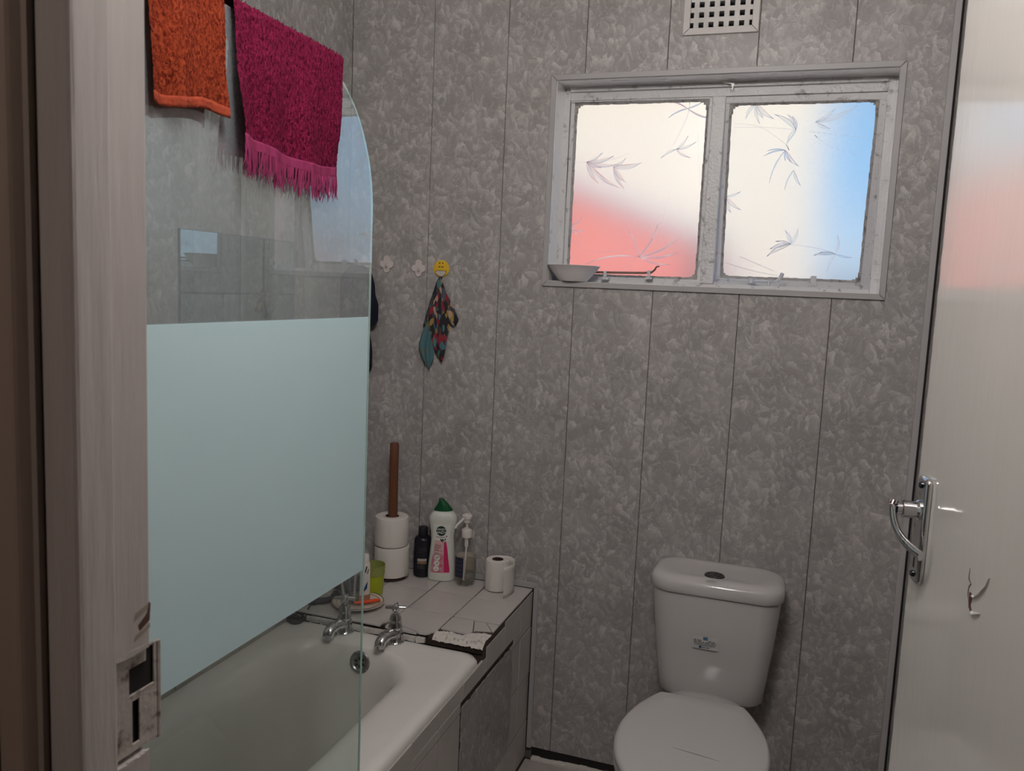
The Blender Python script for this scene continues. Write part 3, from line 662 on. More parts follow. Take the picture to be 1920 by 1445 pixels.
MB().lathe([(0.0001, 0), (0.0150, 0), (0.0150, 0.003), (0.0120, 0.006), (0.0125, 0.022), (0.0125, 0.0235), (0.0085, 0.0245), (0.0085, 0.031), (0.0001, 0.031)], Dp(0.0560, 0.0098, 1.168), 24, MD, False, False).build('spindle_rose', CHROME_WORN, dr)
LP = spline([Dp(0.0520, 0.0445, 1.178), Dp(0.0545, 0.0455, 1.171), Dp(0.0585, 0.0450, 1.158), Dp(0.0650, 0.0420, 1.144), Dp(0.0740, 0.0370, 1.133), Dp(0.0860, 0.0300, 1.1245), Dp(0.0990, 0.0225, 1.119), Dp(0.1100, 0.0170, 1.1155)], 5)
MB().tube(LP, [0.0070] * 6 + [0.0082] * 10 + [0.0078] * (len(LP) - 16), 14, flat=0.62).build('lever', CHROME_WORN, dr)
# torn paint skin low on the door
def flake(pts, lift, m, name):
    mb = MB(); n = len(pts) // 2
    vs = [Dp(a, 0.0003, b) for a, b in pts[:n]] + [Dp(a, 0.0003 + lift * (0.4 + 0.6 * math.sin(PI * (i + 0.5) / n)), b) for i, (a, b) in enumerate(pts[n:])]
    mb.add(vs, [(i, i + 1, n + i + 1, n + i) for i in range(n - 1)])
    return mb.build(name, m, dr, smooth=0, solid=0.0005)
MB().prism([(0.2560, 1.119), (0.2600, 1.1205), (0.2665, 1.1195), (0.2660, 1.113), (0.2640, 1.106), (0.2690, 1.1015), (0.2650, 1.0985), (0.2585, 1.1015), (0.2555, 1.109)], fD, -0.0002, 0.0005).build('bare_patch', CHIP_WOOD, dr, smooth=0)['label'] = 'bare brown wood where the paint tore'
MB().prism([(0.2492, 1.147), (0.2475, 1.139), (0.2478, 1.133), (0.2560, 1.1300), (0.2505, 1.1240), (0.2500, 1.116), (0.2530, 1.110), (0.2520, 1.117), (0.2525, 1.1235), (0.2585, 1.1300), (0.2500, 1.1345), (0.2492, 1.140)], fD, -0.0002, 0.0004).build('paint_crack', CHIP_WOOD, dr, smooth=0)
flake([(0.266, 1.1195), (0.2742, 1.1204), (0.283, 1.1260), (0.2922, 1.1322), (0.3000, 1.139), (0.3060, 1.1447), (0.3138, 1.157), (0.266, 1.1180), (0.2742, 1.1186), (0.283, 1.1240), (0.2922, 1.1300), (0.3005, 1.1375), (0.3065, 1.1435), (0.3140, 1.1565)], 0.0030, DOOR, 'paint_flake')
flake([(0.2690, 1.1008), (0.278, 1.1020), (0.287, 1.1050), (0.2963, 1.108), (0.2695, 1.0985), (0.279, 1.0995), (0.288, 1.1030), (0.2965, 1.1072)], 0.0030, DOOR, 'paint_flake')
for zz in (0.25, 1.0, 1.8):
    MB().tube([Dp(0.803, 0.002, zz), Dp(0.803, 0.002, zz + 0.09)], 0.005, 10).build('hinge', STEEL, dr)

df = structure('door_frame', (0, 0, 0), 'battered painted door frame at the near left with a broken latch keep')
def slab_yz(name, m, polyYX, z0_, z1_, bevel=0.002):
    return MB().prism(polyYX, fXY, z0_, z1_).build(name, m, df, smooth=0, bevel=bevel)
ZF_, DZ_ = ZF, DZ; KJ = 0.841; ZF, DZ = CZ + (ZF - CZ) / KJ, CZ + (DZ - CZ) / KJ     # laid out at a wider scale, brought in below
# left jamb: stop (proud) and rebate; the keep sits in a hole of the rebate between z 0.965 and 1.075
slab_yz('stop', JAMB, [(-0.625, 0.5525), (-0.585, 0.5525), (-0.585, 0.5962), (-0.625, 0.5962)], ZF, DZ, 0.0035)
RB = [(-0.625, 0.5966), (-0.600, 0.5966), (-0.600, 0.654), (-0.625, 0.654)]
slab_yz('rebate', JAMB, RB, 1.078, DZ); slab_yz('rebate', JAMB, RB, ZF, 0.962)
slab_yz('casing', CASING, [(-0.76, 0.538), (-0.640, 0.538), (-0.634, 0.5445), (-0.628, 0.5515), (-0.76, 0.5515)], ZF, DZ + 0.08, 0.003)
slab_yz('casing_bead', CASING, [(-0.700, 0.530), (-0.672, 0.530), (-0.667, 0.538), (-0.705, 0.538)], ZF, DZ + 0.08, 0.003)
# bare chips above the keep
MB().prism([(0.640, 1.098), (0.653, 1.104), (0.6545, 1.122), (0.6525, 1.123), (0.6500, 1.113), (0.644, 1.108), (0.638, 1.104)], fYZ, -0.6004, -0.5994).build('bare_chip', CHIP_WOOD, df, smooth=0)
MB().prism([(0.632, 1.110), (0.6525, 1.118), (0.6530, 1.124), (0.634, 1.117)], fYZ, -0.6004, -0.5996).build('filler_patch', mat('tan_filler', (0.34, 0.29, 0.235), 0.8, var=0.3, vscale=50), df, smooth=0)
MB().prism([(0.632, 1.088), (0.6535, 1.096), (0.6535, 1.101), (0.634, 1.094)], fYZ, -0.6004, -0.5996).build('filler_patch', bpy.data.materials['tan_filler'], df, smooth=0)
kp = slab_with_holes('latch_keep', mat('chipped_keep_paint', (0.42, 0.37, 0.34), 0.5, dark=(0.10, 0.065, 0.05), dirt=0.16, vscale=55, bump=0.8, bscale=60), [0.6012, 0.672], [0.967, 1.074],
                     [(0.632, 0.6655, 1.030, 1.058), (0.6555, 0.6655, 1.058, 1.072), (0.636, 0.6450, 0.976, 1.022)], fYZ, -0.6085, -0.6060, df, 0.0006)
kp['label'] = 'painted metal latch keep with dark chipped slots'
MB().tube([(-0.6072, 0.6725, 0.966), (-0.6072, 0.6725, 1.0), (-0.6065, 0.6715, 1.074)], 0.0030, 8).build('lip', bpy.data.materials['chipped_keep_paint'], kp)
MB().box(-0.625, -0.612, 0.5966, 0.654, 0.962, 1.078).build('keep_cavity', DARK, df, smooth=0)
MB().box(-0.6105, -0.6095, 0.630, 0.669, 1.026, 1.0725).build('keep_hole_shade', DARK, df, smooth=0)  # dark sheet added behind the keep's hole to stand in for its shade
mb = MB(); random.seed(2)
for zz in (0.962, 1.078):
    for k in range(9): mb.box(-0.6016 + random.uniform(-0.001, 0), -0.5995, 0.598 + 0.006 * k, 0.604 + 0.006 * k, zz - random.uniform(0.001, 0.004), zz + random.uniform(0.001, 0.003))
mb.build('ragged_paint_edge', JAMB, df, smooth=0)

ZF, DZ = ZF_, DZ_
def bring_in(o):
    for v in o.data.vertices: v.co = (v.co.x * KJ, v.co.y * KJ, CZ + (v.co.z - CZ) * KJ)
    for c_ in o.children: bring_in(c_)
for o in list(df.children):
    w = WO[df]
    bring_in(o)
MB().box(0.300, 0.322, 0.4645, 0.535, ZF, DZ).build('jamb', JAMB, df, smooth=0, bevel=0.002)
MB().box(DL, 0.300, 0.4645, YF, DZ - 0.022, DZ).build('head', JAMB, df, smooth=0, bevel=0.002)

# ------------------------------------------------------------------ bath surround: tiled ledge and apron
AX = -0.702; LZ = 0.526
bs = struct(MB().box(XL, AX - 0.0016, 1.963, YB - 0.001, ZF, LZ - 0.0045).box(AX - 0.10, AX - 0.0016, 0.56, 1.963, ZF, 0.44).build('bath_surround', GROUT, smooth=0), 'tiled bath surround with a ledge at the tap end')
txs = [XL + 0.001, -1.281, -1.136, -0.991, -0.846, AX - 0.0005]; tys = [YB - 0.002, 2.252, 2.090, 1.945]
random.seed(21)
def tile_poly(name, poly, z=LZ, m=TILE, lab=None, bev=0.0012):
    dz = random.uniform(-0.0006, 0.0004)
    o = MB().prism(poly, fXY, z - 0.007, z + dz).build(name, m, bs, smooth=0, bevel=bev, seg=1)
    if lab: o['label'] = lab
    return o
for i in range(5):
    for j in range(3):
        a, b = txs[i] + 0.0018, txs[i + 1] - 0.0018; d, c = tys[j] - 0.0020, tys[j + 1] + 0.0020
        if j == 2 and i == 4:
            U = lambda u, v: (a + (b - a) * u, d + (c - d) * v)
            tile_poly('tile_shard', [U(*p) for p in ((0, .02), (.455, 0.0), (.625, .50), (.60, .66), (0.30, .64), (0, .62))][::-1], lab='largest shard of the broken corner tile', bev=0.0006)
            tile_poly('tile_shard', [U(*p) for p in ((.47, .005), (.715, .0), (.955, .345), (.66, .42), (.635, .48))][::-1], z=LZ - 0.001, bev=0.0006)
            tile_poly('tile_shard', [U(*p) for p in ((.725, .0), (1.0, .01), (1.0, .34), (.965, .34))][::-1], z=LZ - 0.0005, bev=0.0006)
        elif j == 2 and i == 3:
            U = lambda u, v: (a + (b - a) * u, d + (c - d) * v)
            tile_poly('tile_shard', [U(*p) for p in ((0, 0), (1, 0), (1, .80), (.86, .96), (.72, .97), (.58, .90), (.30, .845), (0, .83))][::-1], bev=0.0008)
            tile_poly('tile_shard', [U(*p) for p in ((0, .845), (.30, .86), (.57, .915), (.68, .985), (.5, .99), (0, .965))][::-1], z=LZ - 0.0012, bev=0.0005)
        elif j == 2 and i == 2:
            tile_poly('tile', [(a, c + 0.006), (b - 0.012, c + 0.004), (b - 0.010, c + 0.02), (b, c + 0.024), (b, d), (a, d)])
        else:
            tile_poly('tile', [(a, c), (b, c), (b, d), (a, d)])
# exposed plaster under the broken front edge
mb = MB(); random.seed(4)
def plaster(u, v):
    x = -0.848 + u * 0.1462; n1 = noise.noise(Vector((x * 60, v * 2, 3))); n2 = noise.noise(Vector((x * 170, v * 5, 9)))
    ya = 1.990 + 0.003 * math.sin(u * 7) + 0.034 * min(1, max(0, u - 0.50) * 5); yb = 1.951 + 0.006 * abs(n1) - 0.002 * u
    prof = ((0, LZ - 0.0035), (0.35, LZ - 0.0005), (0.7, LZ - 0.001), (0.9, LZ - 0.007), (1.0, LZ - 0.0155))
    for (a, za), (b, zb) in zip(prof, prof[1:]):
        if a <= v <= b: z = za + (zb - za) * (v - a) / (b - a); break
    return (x, ya + (yb - ya) * v + 0.002 * n2, z + 0.0028 * n1 + 0.0020 * n2)
mb.grid(plaster, 70, 14)
for k in range(18):
    x = -0.84 + 0.13 * random.random(); y_ = 1.955 + 0.02 * random.random(); w = random.uniform(0.003, 0.007)
    mb.prism([(x + w * random.uniform(.6, 1) * math.cos(q), y_ + w * random.uniform(.5, 1) * math.sin(q)) for q in (0, 1.2, 2.5, 3.8, 5.1)], fXY, LZ - 0.008, LZ - 0.001 + random.uniform(-0.002, 0.002))
r_ = mb.build('plaster_rubble', PLASTER, bs, smooth=0); r_['kind'] = 'stuff'; r_['label'] = 'crumbling white plaster under the broken tile'
mb = MB(); random.seed(9)
for k in range(14): # dark gap below the ledge
    x = -1.28 + 0.041 * k; mb.box(x, x + 0.0405, 1.9555 + random.uniform(0, 0.002), 1.964, 0.495, LZ - (0.0046 if x < -0.88 else 0.016))
mb.build('dark_joint', ROTTEN, bs, smooth=0)
mb = MB(); x = -1.292
while x < -0.872:  # bead of old white sealant along the bath edge
    w = random.uniform(0.02, 0.05); mb.box(x, min(x + w, -0.868), 1.9465, 1.9562 , 0.4985, 0.5135 + random.uniform(-0.0015, 0.0008)); x += w
mb.build('sealant_bead', SEALANT, bs, smooth=0, bevel=0.003)
# strip of tile between the bath and the left wall
ym = 1.944
while ym > 0.62:
    MB().box(XL + 0.001, -1.297, max(ym - 0.149, 0.56), ym - 0.0015, 0.48, 0.506).build('tile', TILE_APRON, bs, smooth=0, bevel=0.001, seg=1); ym -= 0.15
# apron tiles, cut round the access panel
PH = (1.806, 2.217, 0.088, 0.432)
ayv = [YB - 0.004, 2.284, 2.134, 1.982, 1.822, 1.673, 1.530, 1.380, 1.230, 1.080, 0.930, 0.780, 0.630, 0.556]
azv = [LZ - 0.0085, 0.404, 0.250, 0.094, ZF + 0.004]
for a, b in zip(ayv[1:], ayv):
    for k in range(4):
        hi, lo = azv[k], azv[k + 1]
        if b <= 1.99: hi = min(hi, 0.477)
        elif a < 1.99 and k == 0: hi = 0.505
        mb = MB(); n = 0
        for u0, u1, v0, v1 in cells([a + 0.0017, b - 0.0017], [lo + 0.0017, hi - 0.0017], [PH]):
            mb.box(AX - 0.007, AX + random.uniform(-0.0006, 0.0006), u0, u1, v0, v1); n += 1
        if n: mb.build('tile', TILE_APRON, bs, smooth=0, bevel=0.0005, seg=1)
mb = MB(); random.seed(8)
for k in range(24):
    yy = PH[0] + (PH[1] - PH[0]) * k / 24; mb.box(AX - 0.006, AX - 0.0002 + random.uniform(-0.001, 0.001), yy, yy + 0.0172, PH[3] - 0.014 + random.uniform(-0.004, 0.003), PH[3] - 0.0005)
for k in range(14):
    z = 0.30 + 0.009 * k; mb.box(AX - 0.006, AX - 0.0002 + random.uniform(-0.001, 0.001), PH[0] + 0.0005, PH[0] + 0.007 + random.uniform(-0.002, 0.002), z, z + 0.009)
mb.build('rotten_batten', ROTTEN, bs, smooth=0)
ap = slab_with_holes('access_panel', PVC, [PH[0] + 0.008, PH[1] - 0.001], [PH[2] + 0.001, PH[3] - 0.016], [(1.925, 1.931, 0.196, 0.222), (2.040, 2.046, 0.215, 0.240)], fYZ, AX - 0.005, AX + 0.0005, bs, 0.0008)
ap['label'] = 'grey marbled access panel with two small slots'

# ------------------------------------------------------------------ bathtub
bt = thing('bathtub', 'white enamel bathtub between the glass screen and the tiled ledge', 'bathtub', (-1.0, 1.31, ZF))
ox, oy, hx, hy = (-1.296 + -0.7045) / 2, (0.560 + 1.955) / 2, (1.296 - 0.7045) / 2, (1.955 - 0.560) / 2
ix, ih = -1.030, 0.212; iy0, iy1 = 0.65, 1.868
def ring(cx, cy, hx_, hy_, r, z): return [(p[0], p[1], z) for p in rrect(cx, cy, hx_, hy_, r, 10)]
R_ = []
R_.append(ring(ox, oy, hx - 0.004, hy - 0.004, 0.035, 0.455)); R_.append(ring(ox, oy, hx, hy, 0.038, 0.470)); R_.append(ring(ox, oy, hx - 0.001, hy - 0.001, 0.040, 0.486))
R_.append(ring(ox, oy, hx - 0.006, hy - 0.006, 0.042, 0.495)); R_.append(ring(ox, oy, hx - 0.016, hy - 0.016, 0.045, 0.499)); R_.append(ring(ox, oy, hx - 0.030, hy - 0.030, 0.050, 0.4995))
for ins, r, z in ((-0.012, 0.16, 0.4988), (0.003, 0.155, 0.4972), (0.016, 0.150, 0.4925), (0.030, 0.145, 0.482), (0.044, 0.14, 0.464), (0.058, 0.135, 0.436), (0.072, 0.13, 0.39), (0.086, 0.12, 0.32), (0.102, 0.11, 0.23), (0.125, 0.09, 0.165), (0.160, 0.05, 0.140)):
    ya, yb = iy0 + ins * 1.5, iy1 - ins * (0.25 if ins < 0.09 else 0.6)
    R_.append(ring(ix, (ya + yb) / 2, ih - ins, (yb - ya) / 2, r, z))
MB().loft(R_, False, True).build('shell', ENAMEL, bt, smooth=60)
# overflow on the sloping tap end
nrm = Vector((0.0, -1, 0.16)).normalized(); M_o = nrm.to_track_quat('Z', 'Y').to_matrix()
oc = Vector((-1.012, 1.8575, 0.457))
ov = MB().lathe([(0.030, 0.0), (0.030, 0.003), (0.0275, 0.006), (0.021, 0.0065), (0.0185, 0.0045), (0.0001, 0.0045)], oc, 32, M_o, True, False).build('overflow', OVERFLOW, bt)
for k in range(6):
    a0 = k * PI / 3 + 0.2; wdg = [(0.0065 * math.cos(a0 + t), 0.0065 * math.sin(a0 + t)) for t in (0.15, 0.85)] + [(0.0155 * math.cos(a0 + t), 0.0155 * math.sin(a0 + t)) for t in (0.72, 0.28)]
    MB().prism(wdg, lambda u, v, d: oc + M_o @ Vector((u, v, d)), 0.0040, 0.0049).build('overflow_slot', DARK, ov, smooth=0)
# taps
def make_tap(x, y, label):
    t = thing('bath_tap', label, 'tap', (x, y, 0.4995), 'bath taps')
    o = lambda dx, dy, dz: (x + dx, y + dy, 0.4995 + dz)
    MB().lathe([(0.0265, 0), (0.0265, 0.003), (0.024, 0.006), (0.0215, 0.012), (0.0205, 0.026), (0.0195, 0.034), (0.0175, 0.038)], o(0, 0, 0), 28).build('body', CHROME, t, origin=(x, y, 0.4995))
    MB().tube(spline([o(0, 0.006, 0.022), o(-0.002, -0.020, 0.028), o(-0.005, -0.040, 0.031), o(-0.008, -0.057, 0.028), o(-0.010, -0.0670, 0.019), o(-0.0105, -0.0700, 0.008)], 5), [0.0170] * 8 + [0.0165] * 6 + [0.0155] * 6 + [0.0158] * 6, 20, flat=0.88).build('spout', CHROME, t, origin=(x, y, 0.4995))
    MB().lathe([(0.0185, 0.037), (0.0195, 0.040), (0.0195, 0.044), (0.0178, 0.048), (0.0165, 0.060), (0.0148, 0.070), (0.0118, 0.0765), (0.0065, 0.079)], o(0, 0, 0), 28).build('bonnet', CHROME, t, origin=(x, y, 0.4995))
    h = MB().lathe([(0.0065, 0.078), (0.0062, 0.083), (0.0095, 0.086), (0.0105, 0.093), (0.0100, 0.1005), (0.006, 0.103), (0.003, 0.106), (0.0001, 0.1062)], o(0, 0, 0), 20)
    for k in range(4):
        a = k * PI / 2 + 0.35; dx, dy = math.cos(a), math.sin(a)
        h.tube([o(dx * 0.006, dy * 0.006, 0.0955), o(dx * 0.016, dy * 0.016, 0.0958), o(dx * 0.027, dy * 0.027, 0.0945), o(dx * 0.0285, dy * 0.0285, 0.0944)], [0.0062, 0.0055, 0.0050, 0.0036], 12)
    h.build('cross_handle', CHROME, t, origin=(x, y, 0.4995))
    return t
tp = make_tap(-0.945, 1.925, 'chrome pillar tap outside the glass screen, nearest the broken tile')
t2_ = tp.copy(); COL.objects.link(t2_); t2_.location = (-1.100, 1.925, 0.4995); t2_['label'] = 'chrome pillar tap seen through the glass screen beside the plate'
for ch in list(tp.children):
    c_ = ch.copy(); COL.objects.link(c_); c_.parent = t2_
# plug with its chain on the bath rim
pg = thing('bath_plug', 'black rubber bath plug lying on the bath rim behind the glass', 'plug', (-1.255, 1.925, 0.4995))
MB().lathe([(0.019, 0), (0.0225, 0.003), (0.0235, 0.012), (0.0235, 0.016), (0.020, 0.018), (0.017, 0.014), (0.008, 0.0135), (0.0001, 0.015)], (-1.255, 1.925, 0.4998), 24).build('stopper', BLACK_RUBBER, pg)
MB().tube([(-1.255, 1.925, 0.514), (-1.251, 1.929, 0.520), (-1.246, 1.932, 0.515)], 0.0018, 8).build('ring', CHROME_WORN, pg)
hs_ = thing('rubber_hose', 'dark rubber hose end lying over the ledge edge behind the glass', 'hose', (-1.24, 2.0, LZ))
MB().tube(spline([(-1.33, 1.962, LZ + 0.014), (-1.275, 1.985, LZ + 0.012), (-1.235, 2.000, LZ + 0.0115), (-1.212, 2.022, LZ + 0.011), (-1.205, 2.050, LZ + 0.012), (-1.212, 2.066, LZ + 0.013)], 6), [0.012] * 12 + [0.009] * 10 + [0.012] * 9, 14).build('hose', BLACK_RUBBER, hs_)
MB().tube([(-1.246, 1.992, LZ + 0.006), (-1.238, 1.962, LZ + 0.0045), (-1.236, 1.945, 0.512), (-1.2355, 1.940, 0.507)], 0.0022, 8).lathe([(0.0001, -0.006), (0.005, -0.003), (0.0055, 0.001), (0.003, 0.005), (0.0001, 0.006)], (-1.2355, 1.9385, 0.5063), 12, None, False, False).build('dangling_cord', BLACK_RUBBER, hs_)

# ------------------------------------------------------------------ glass bath screen
GX = -0.730
scn = thing('bath_screen', 'glass bath screen with a wide frosted band and a rounded top corner', 'bath screen', (GX, 1.0, 0.4995))
out = [(0.564, 0.5005), (1.343, 0.5005), (1.343, 1.58)]
out += [(1.138 + 0.205 * math.cos(a), 1.58 + 0.228 * math.sin(a)) for a in [PI / 2 * k / 20 for k in range(1, 21)]] + [(0.564, 1.808)]
MB().prism(out, fYZ, GX - 0.003, GX + 0.003).build('glass', SCREEN, scn, smooth=0, bevel=0.0008, seg=1)
# polished edge that catches the light, and the frosted band on the room side
ed = MB(); P_ = [(GX, y_, z_) for y_, z_ in out[1:-1]]
ed.tube([(GX, 1.3433, 0.502)] + [(GX, y_ + 0.0003, z_) for y_, z_ in out[2:-1]], 0.0022, 8)
ed.build('polished_edge', mat('glass_edge', (0.42, 0.62, 0.58), 0.15, spec=0.8), scn)
MB().box(GX + 0.0032, GX + 0.0036, 0.566, 1.334, 0.921, 1.396).build('frosted_band', FILM, scn, smooth=0)
MB().box(GX - 0.012, GX + 0.012, 0.5505, 0.570, 0.5005, 1.815).build('wall_channel', STEEL, scn, smooth=0, bevel=0.002)

# ------------------------------------------------------------------ towels over the screen
def nz(x, y, z, s): return noise.noise(Vector((x * s, y * s, z * s)))
def drape(ya0, ya1, yb0, yb1, ztop, zf, zb, amp, seed, loop, back=0.0):
    """front and back sheet over the glass top; returns f(u, v) for v 0 (front hem) .. 1 (back hem)"""
    L1, L2 = ztop - zf, ztop - zb; tot = L1 + L2 + 0.03
    def f(u, v, thick=True):
        s = v * tot
        if s < L1: z = zf + s; x = GX + 0.0125; q = 1 - s / L1
        elif s > L1 + 0.03: z = ztop - (s - L1 - 0.03); x = GX - 0.0125; q = (s - L1 - 0.03) / L2
        else:
            a = (s - L1) / 0.03 * PI; z = ztop + 0.010 * math.sin(a); x = GX + 0.0125 * math.cos(a); q = 0
        sgn = 1 if x > GX else -1
        y0 = ya0 + (yb0 - ya0) * q + (back * min(1, q * 4) if x < GX else 0); y1 = ya1 + (yb1 - ya1) * q
        y = y0 + (y1 - y0) * u
        fold = q * amp * (math.sin(u * 9 + seed) * 0.6 + math.sin(u * 17 + seed * 2) * 0.4 + nz(u * 3, q, seed, 1.6))
        x += sgn * (max(fold, -0.0085) + q * amp * 0.55)
        n_ = loop * (nz(y, z * 0.5, seed, 330) + 0.7 * nz(y, z * 0.7, seed + 4, 160)) if thick else 0
        return Vector((x + sgn * abs(n_), y + 0.3 * n_, z + q * 0.006 * math.sin(u * 5 + seed) + (0.4 * n_ if q < 0.02 else 0)))
    return f
# magenta towel with a fringe
tm = thing('fringed_towel', 'magenta terry towel with a fringe hanging over the glass screen', 'towel', (GX, 1.07, 1.82))
fm = drape(0.937, 1.214, 0.938, 1.196, 1.811, 1.640, 1.634, 0.011, 1.3, 0.0024, 0.026)
MB().grid(fm, 120, 170).build('terry_cloth', TERRY_M, tm, smooth=180, weld=False)
def hem(fn, v, zdrop, lift, wob):
    def g(u, w):
        p = fn(u, v, False); q = fn(u, v + (0.02 if v == 0 else -0.02), False)
        return Vector((p.x + (p.x - q.x) * w * 0.8 + lift * w * math.sin(u * 60 + wob), p.y, p.z - zdrop * w))
    return g
bm_ = hem(fm, 0, 0.015, 0.0012, 0); MB().grid(bm_, 90, 5).build('woven_band', BAND_M, tm, smooth=180, weld=False, solid=0.0016)
bk_ = hem(fm, 1, 0.016, 0.0006, 0); MB().grid(bk_, 60, 3).build('woven_band', BAND_M, tm, smooth=180, weld=False, solid=0.0016)
fr_ = MB(); random.seed(17)
for k in range(130):
    u = (k + random.uniform(-0.6, 0.6)) / 129; u = min(max(u, 0), 1); p = bm_(u, 1); L = random.uniform(0.026, 0.042); sw = random.uniform(-0.008, 0.006)
    fr_.tube([p + Vector((0, 0, 0.002)), p + Vector((random.uniform(-.001, .002), sw * 0.3, -L * 0.4)), p + Vector((random.uniform(-.003, .003), sw * 0.7, -L * 0.75)), p + Vector((random.uniform(-.003, .003), sw, -L))], [0.0013, 0.0012, 0.0009, 0.0003], 5)
for k in range(70):
    u = random.random() ** 1.4; p = bk_(u, 1); L = random.uniform(0.014, 0.024); sw = random.uniform(-0.007, 0.005)
    fr_.tube([p + Vector((0, 0, 0.002)), p + Vector((0, sw * 0.4, -L * 0.5)), p + Vector((0, sw, -L))], [0.0012, 0.0010, 0.0003], 5)
fo = fr_.build('fringe', BAND_M, tm, smooth=60); fo['kind'] = 'stuff'
fz = MB(); random.seed(23)
for k in range(260):
    p = fm(random.random(), 0.495 + random.uniform(-0.03, 0.03), False); d = Vector((random.uniform(-1, 1), random.uniform(-1, 1), random.uniform(0.4, 1.4))).normalized() * random.uniform(0.002, 0.005)
    fz.tube([p - d * 0.3, p + d * 0.6, p + d + Vector((0, random.uniform(-.001, .001), 0))], [0.0006, 0.0006, 0.0003], 4)
fz.build('loose_loops', TERRY_M, tm, smooth=60)['kind'] = 'stuff'
# orange face cloth
to = thing('face_cloth', 'orange terry face cloth hanging over the glass screen by the door frame', 'towel', (GX, 0.85, 1.82))
fo_ = drape(0.782, 0.918, 0.792, 0.921, 1.811, 1.672, 1.662, 0.008, 4.1, 0.0022)
MB().grid(fo_, 70, 150).build('terry_cloth', TERRY_O, to, smooth=180, weld=False)
MB().grid(hem(fo_, 0, 0.013, 0.0005, 1), 60, 3).build('hem', BAND_O, to, smooth=180, weld=False, solid=0.0022)
MB().grid(hem(fo_, 1, 0.014, 0.0005, 1), 60, 3).build('hem', BAND_O, to, smooth=180, weld=False, solid=0.0022)

# ------------------------------------------------------------------ six mirror tiles on the left wall
mys = [1.607, 1.765, 1.928, 2.087]; mzs = [1.264, 1.414, 1.566]; random.seed(31)
mlab = {(0, 1): 'mirror tile of the top row nearest the door, reflecting the bright pane', (1, 1): 'mirror tile in the middle of the top row behind the glass screen', (2, 1): 'mirror tile at the far end of the top row, nearest the back wall',
        (0, 0): 'mirror tile of the bottom row nearest the door, cut off by the frosted band', (1, 0): 'mirror tile in the middle of the bottom row above the frosted band', (2, 0): 'mirror tile at the far end of the bottom row, nearest the hanging garment'}
tilts = {(0, 1): (0.060, 0.0), (1, 1): (0.020, 0.0), (2, 1): (-0.035, 0.006), (0, 0): (0.012, -0.01), (1, 0): (0.022, -0.008), (2, 0): (-0.030, -0.004)}
for i in range(3):
    for j in range(2):
        a, b, c, d = mys[i] + 0.001, mys[i + 1] - 0.001, mzs[j] + 0.0008, mzs[j + 1] - 0.0008; ty, tz = tilts[(i, j)]
        mt = thing('mirror_tile', mlab[(i, j)], 'mirror', (XL, (a + b) / 2, c), 'mirror tiles on the left wall')
        F = lambda u, v, q: (XL + q + (u - a) * ty + (v - c) * tz + 0.0006 + max(0, -ty) * 0.16 + max(0, -tz) * 0.15, u, v)
        MB().prism([(a, c), (b, c), (b, d), (a, d)], F, 0.0, 0.0045).build('backing', MIRROR_EDGE, mt, smooth=0)
        MB().prism([(a + 0.003, c + 0.0015), (b - 0.0015, c + 0.0015), (b - 0.0015, d - 0.0015), (a + 0.003, d - 0.0015)], F, 0.0046, 0.0054).build('silvered_face', MIRROR, mt, smooth=0)

# ------------------------------------------------------------------ flat print: text and shapes wrapped on a surface
def text_polys(s, size, align='CENTER'):
    cu = bpy.data.curves.new('lettering', 'FONT'); cu.body = s; cu.size = size; cu.align_x = align; cu.align_y = 'CENTER'; cu.resolution_u = 3
    ob = bpy.data.objects.new('lettering', cu); COL.objects.link(ob)
    me = bpy.data.meshes.new_from_object(ob)
    vs = [(v.co.x, v.co.y) for v in me.vertices]; fs = [tuple(p.vertices) for p in me.polygons]
    bpy.data.objects.remove(ob); bpy.data.meshes.remove(me); bpy.data.curves.remove(cu)
    return vs, fs
def print_text(mb, s, size, u0, v0, S, sx=1.0, bold=0.0, align='CENTER', slant=0.0):
    vs, fs = text_polys(s, size, align)
    for k in ((0, 0), (bold, 0), (0, bold), (bold, bold)) if bold else ((0, 0),):
        mb.add([S(u0 + x * sx + k[0] + slant * y, v0 + y + k[1]) for x, y in vs], fs)
    return mb
def patch(mb, u0, u1, v0, v1, S, nu=10, nv=4):
    return mb.grid(lambda u, v: S(u0 + (u1 - u0) * u, v0 + (v1 - v0) * v), nu, nv)
def small_print(mb, u0, u1, v, h, S, seed=0, gap=0.3):
    """a line of print too small to read: word-long runs of strokes"""
    rnd = random.Random(seed + int(v * 1e5)); u = u0
    while u < u1 - h:
        w = min(h * rnd.uniform(1.5, 4.5), u1 - u); q = u
        while q < u + w - h * 0.25:
            k = h * rnd.uniform(0.25, 0.55); hh = h * rnd.uniform(0.75, 1.0)
            mb.add([S(q, v - h / 2), S(min(q + k, u + w), v - h / 2), S(min(q + k, u + w), v - h / 2 + hh), S(q, v - h / 2 + hh)], [(0, 1, 2, 3)]); q += k + h * 0.10
        u += w + h * gap * 2
    return mb
def disc(mb, cu, cv, r, S, n=28, ry=None):
    ry = ry or r
    vs = [S(cu, cv)] + [S(cu + q * r * math.cos(2 * PI * i / n), cv + q * ry * math.sin(2 * PI * i / n)) for q in (0.5, 1.0) for i in range(n)]
    fs = [(0, 1 + i, 1 + (i + 1) % n) for i in range(n)] + [(1 + i, 1 + n + i, 1 + n + (i + 1) % n, 1 + (i + 1) % n) for i in range(n)]
    return mb.add(vs, fs)
def poly(mb, pts, S):
    return mb.add([S(*p) for p in pts], [tuple(range(len(pts)))])
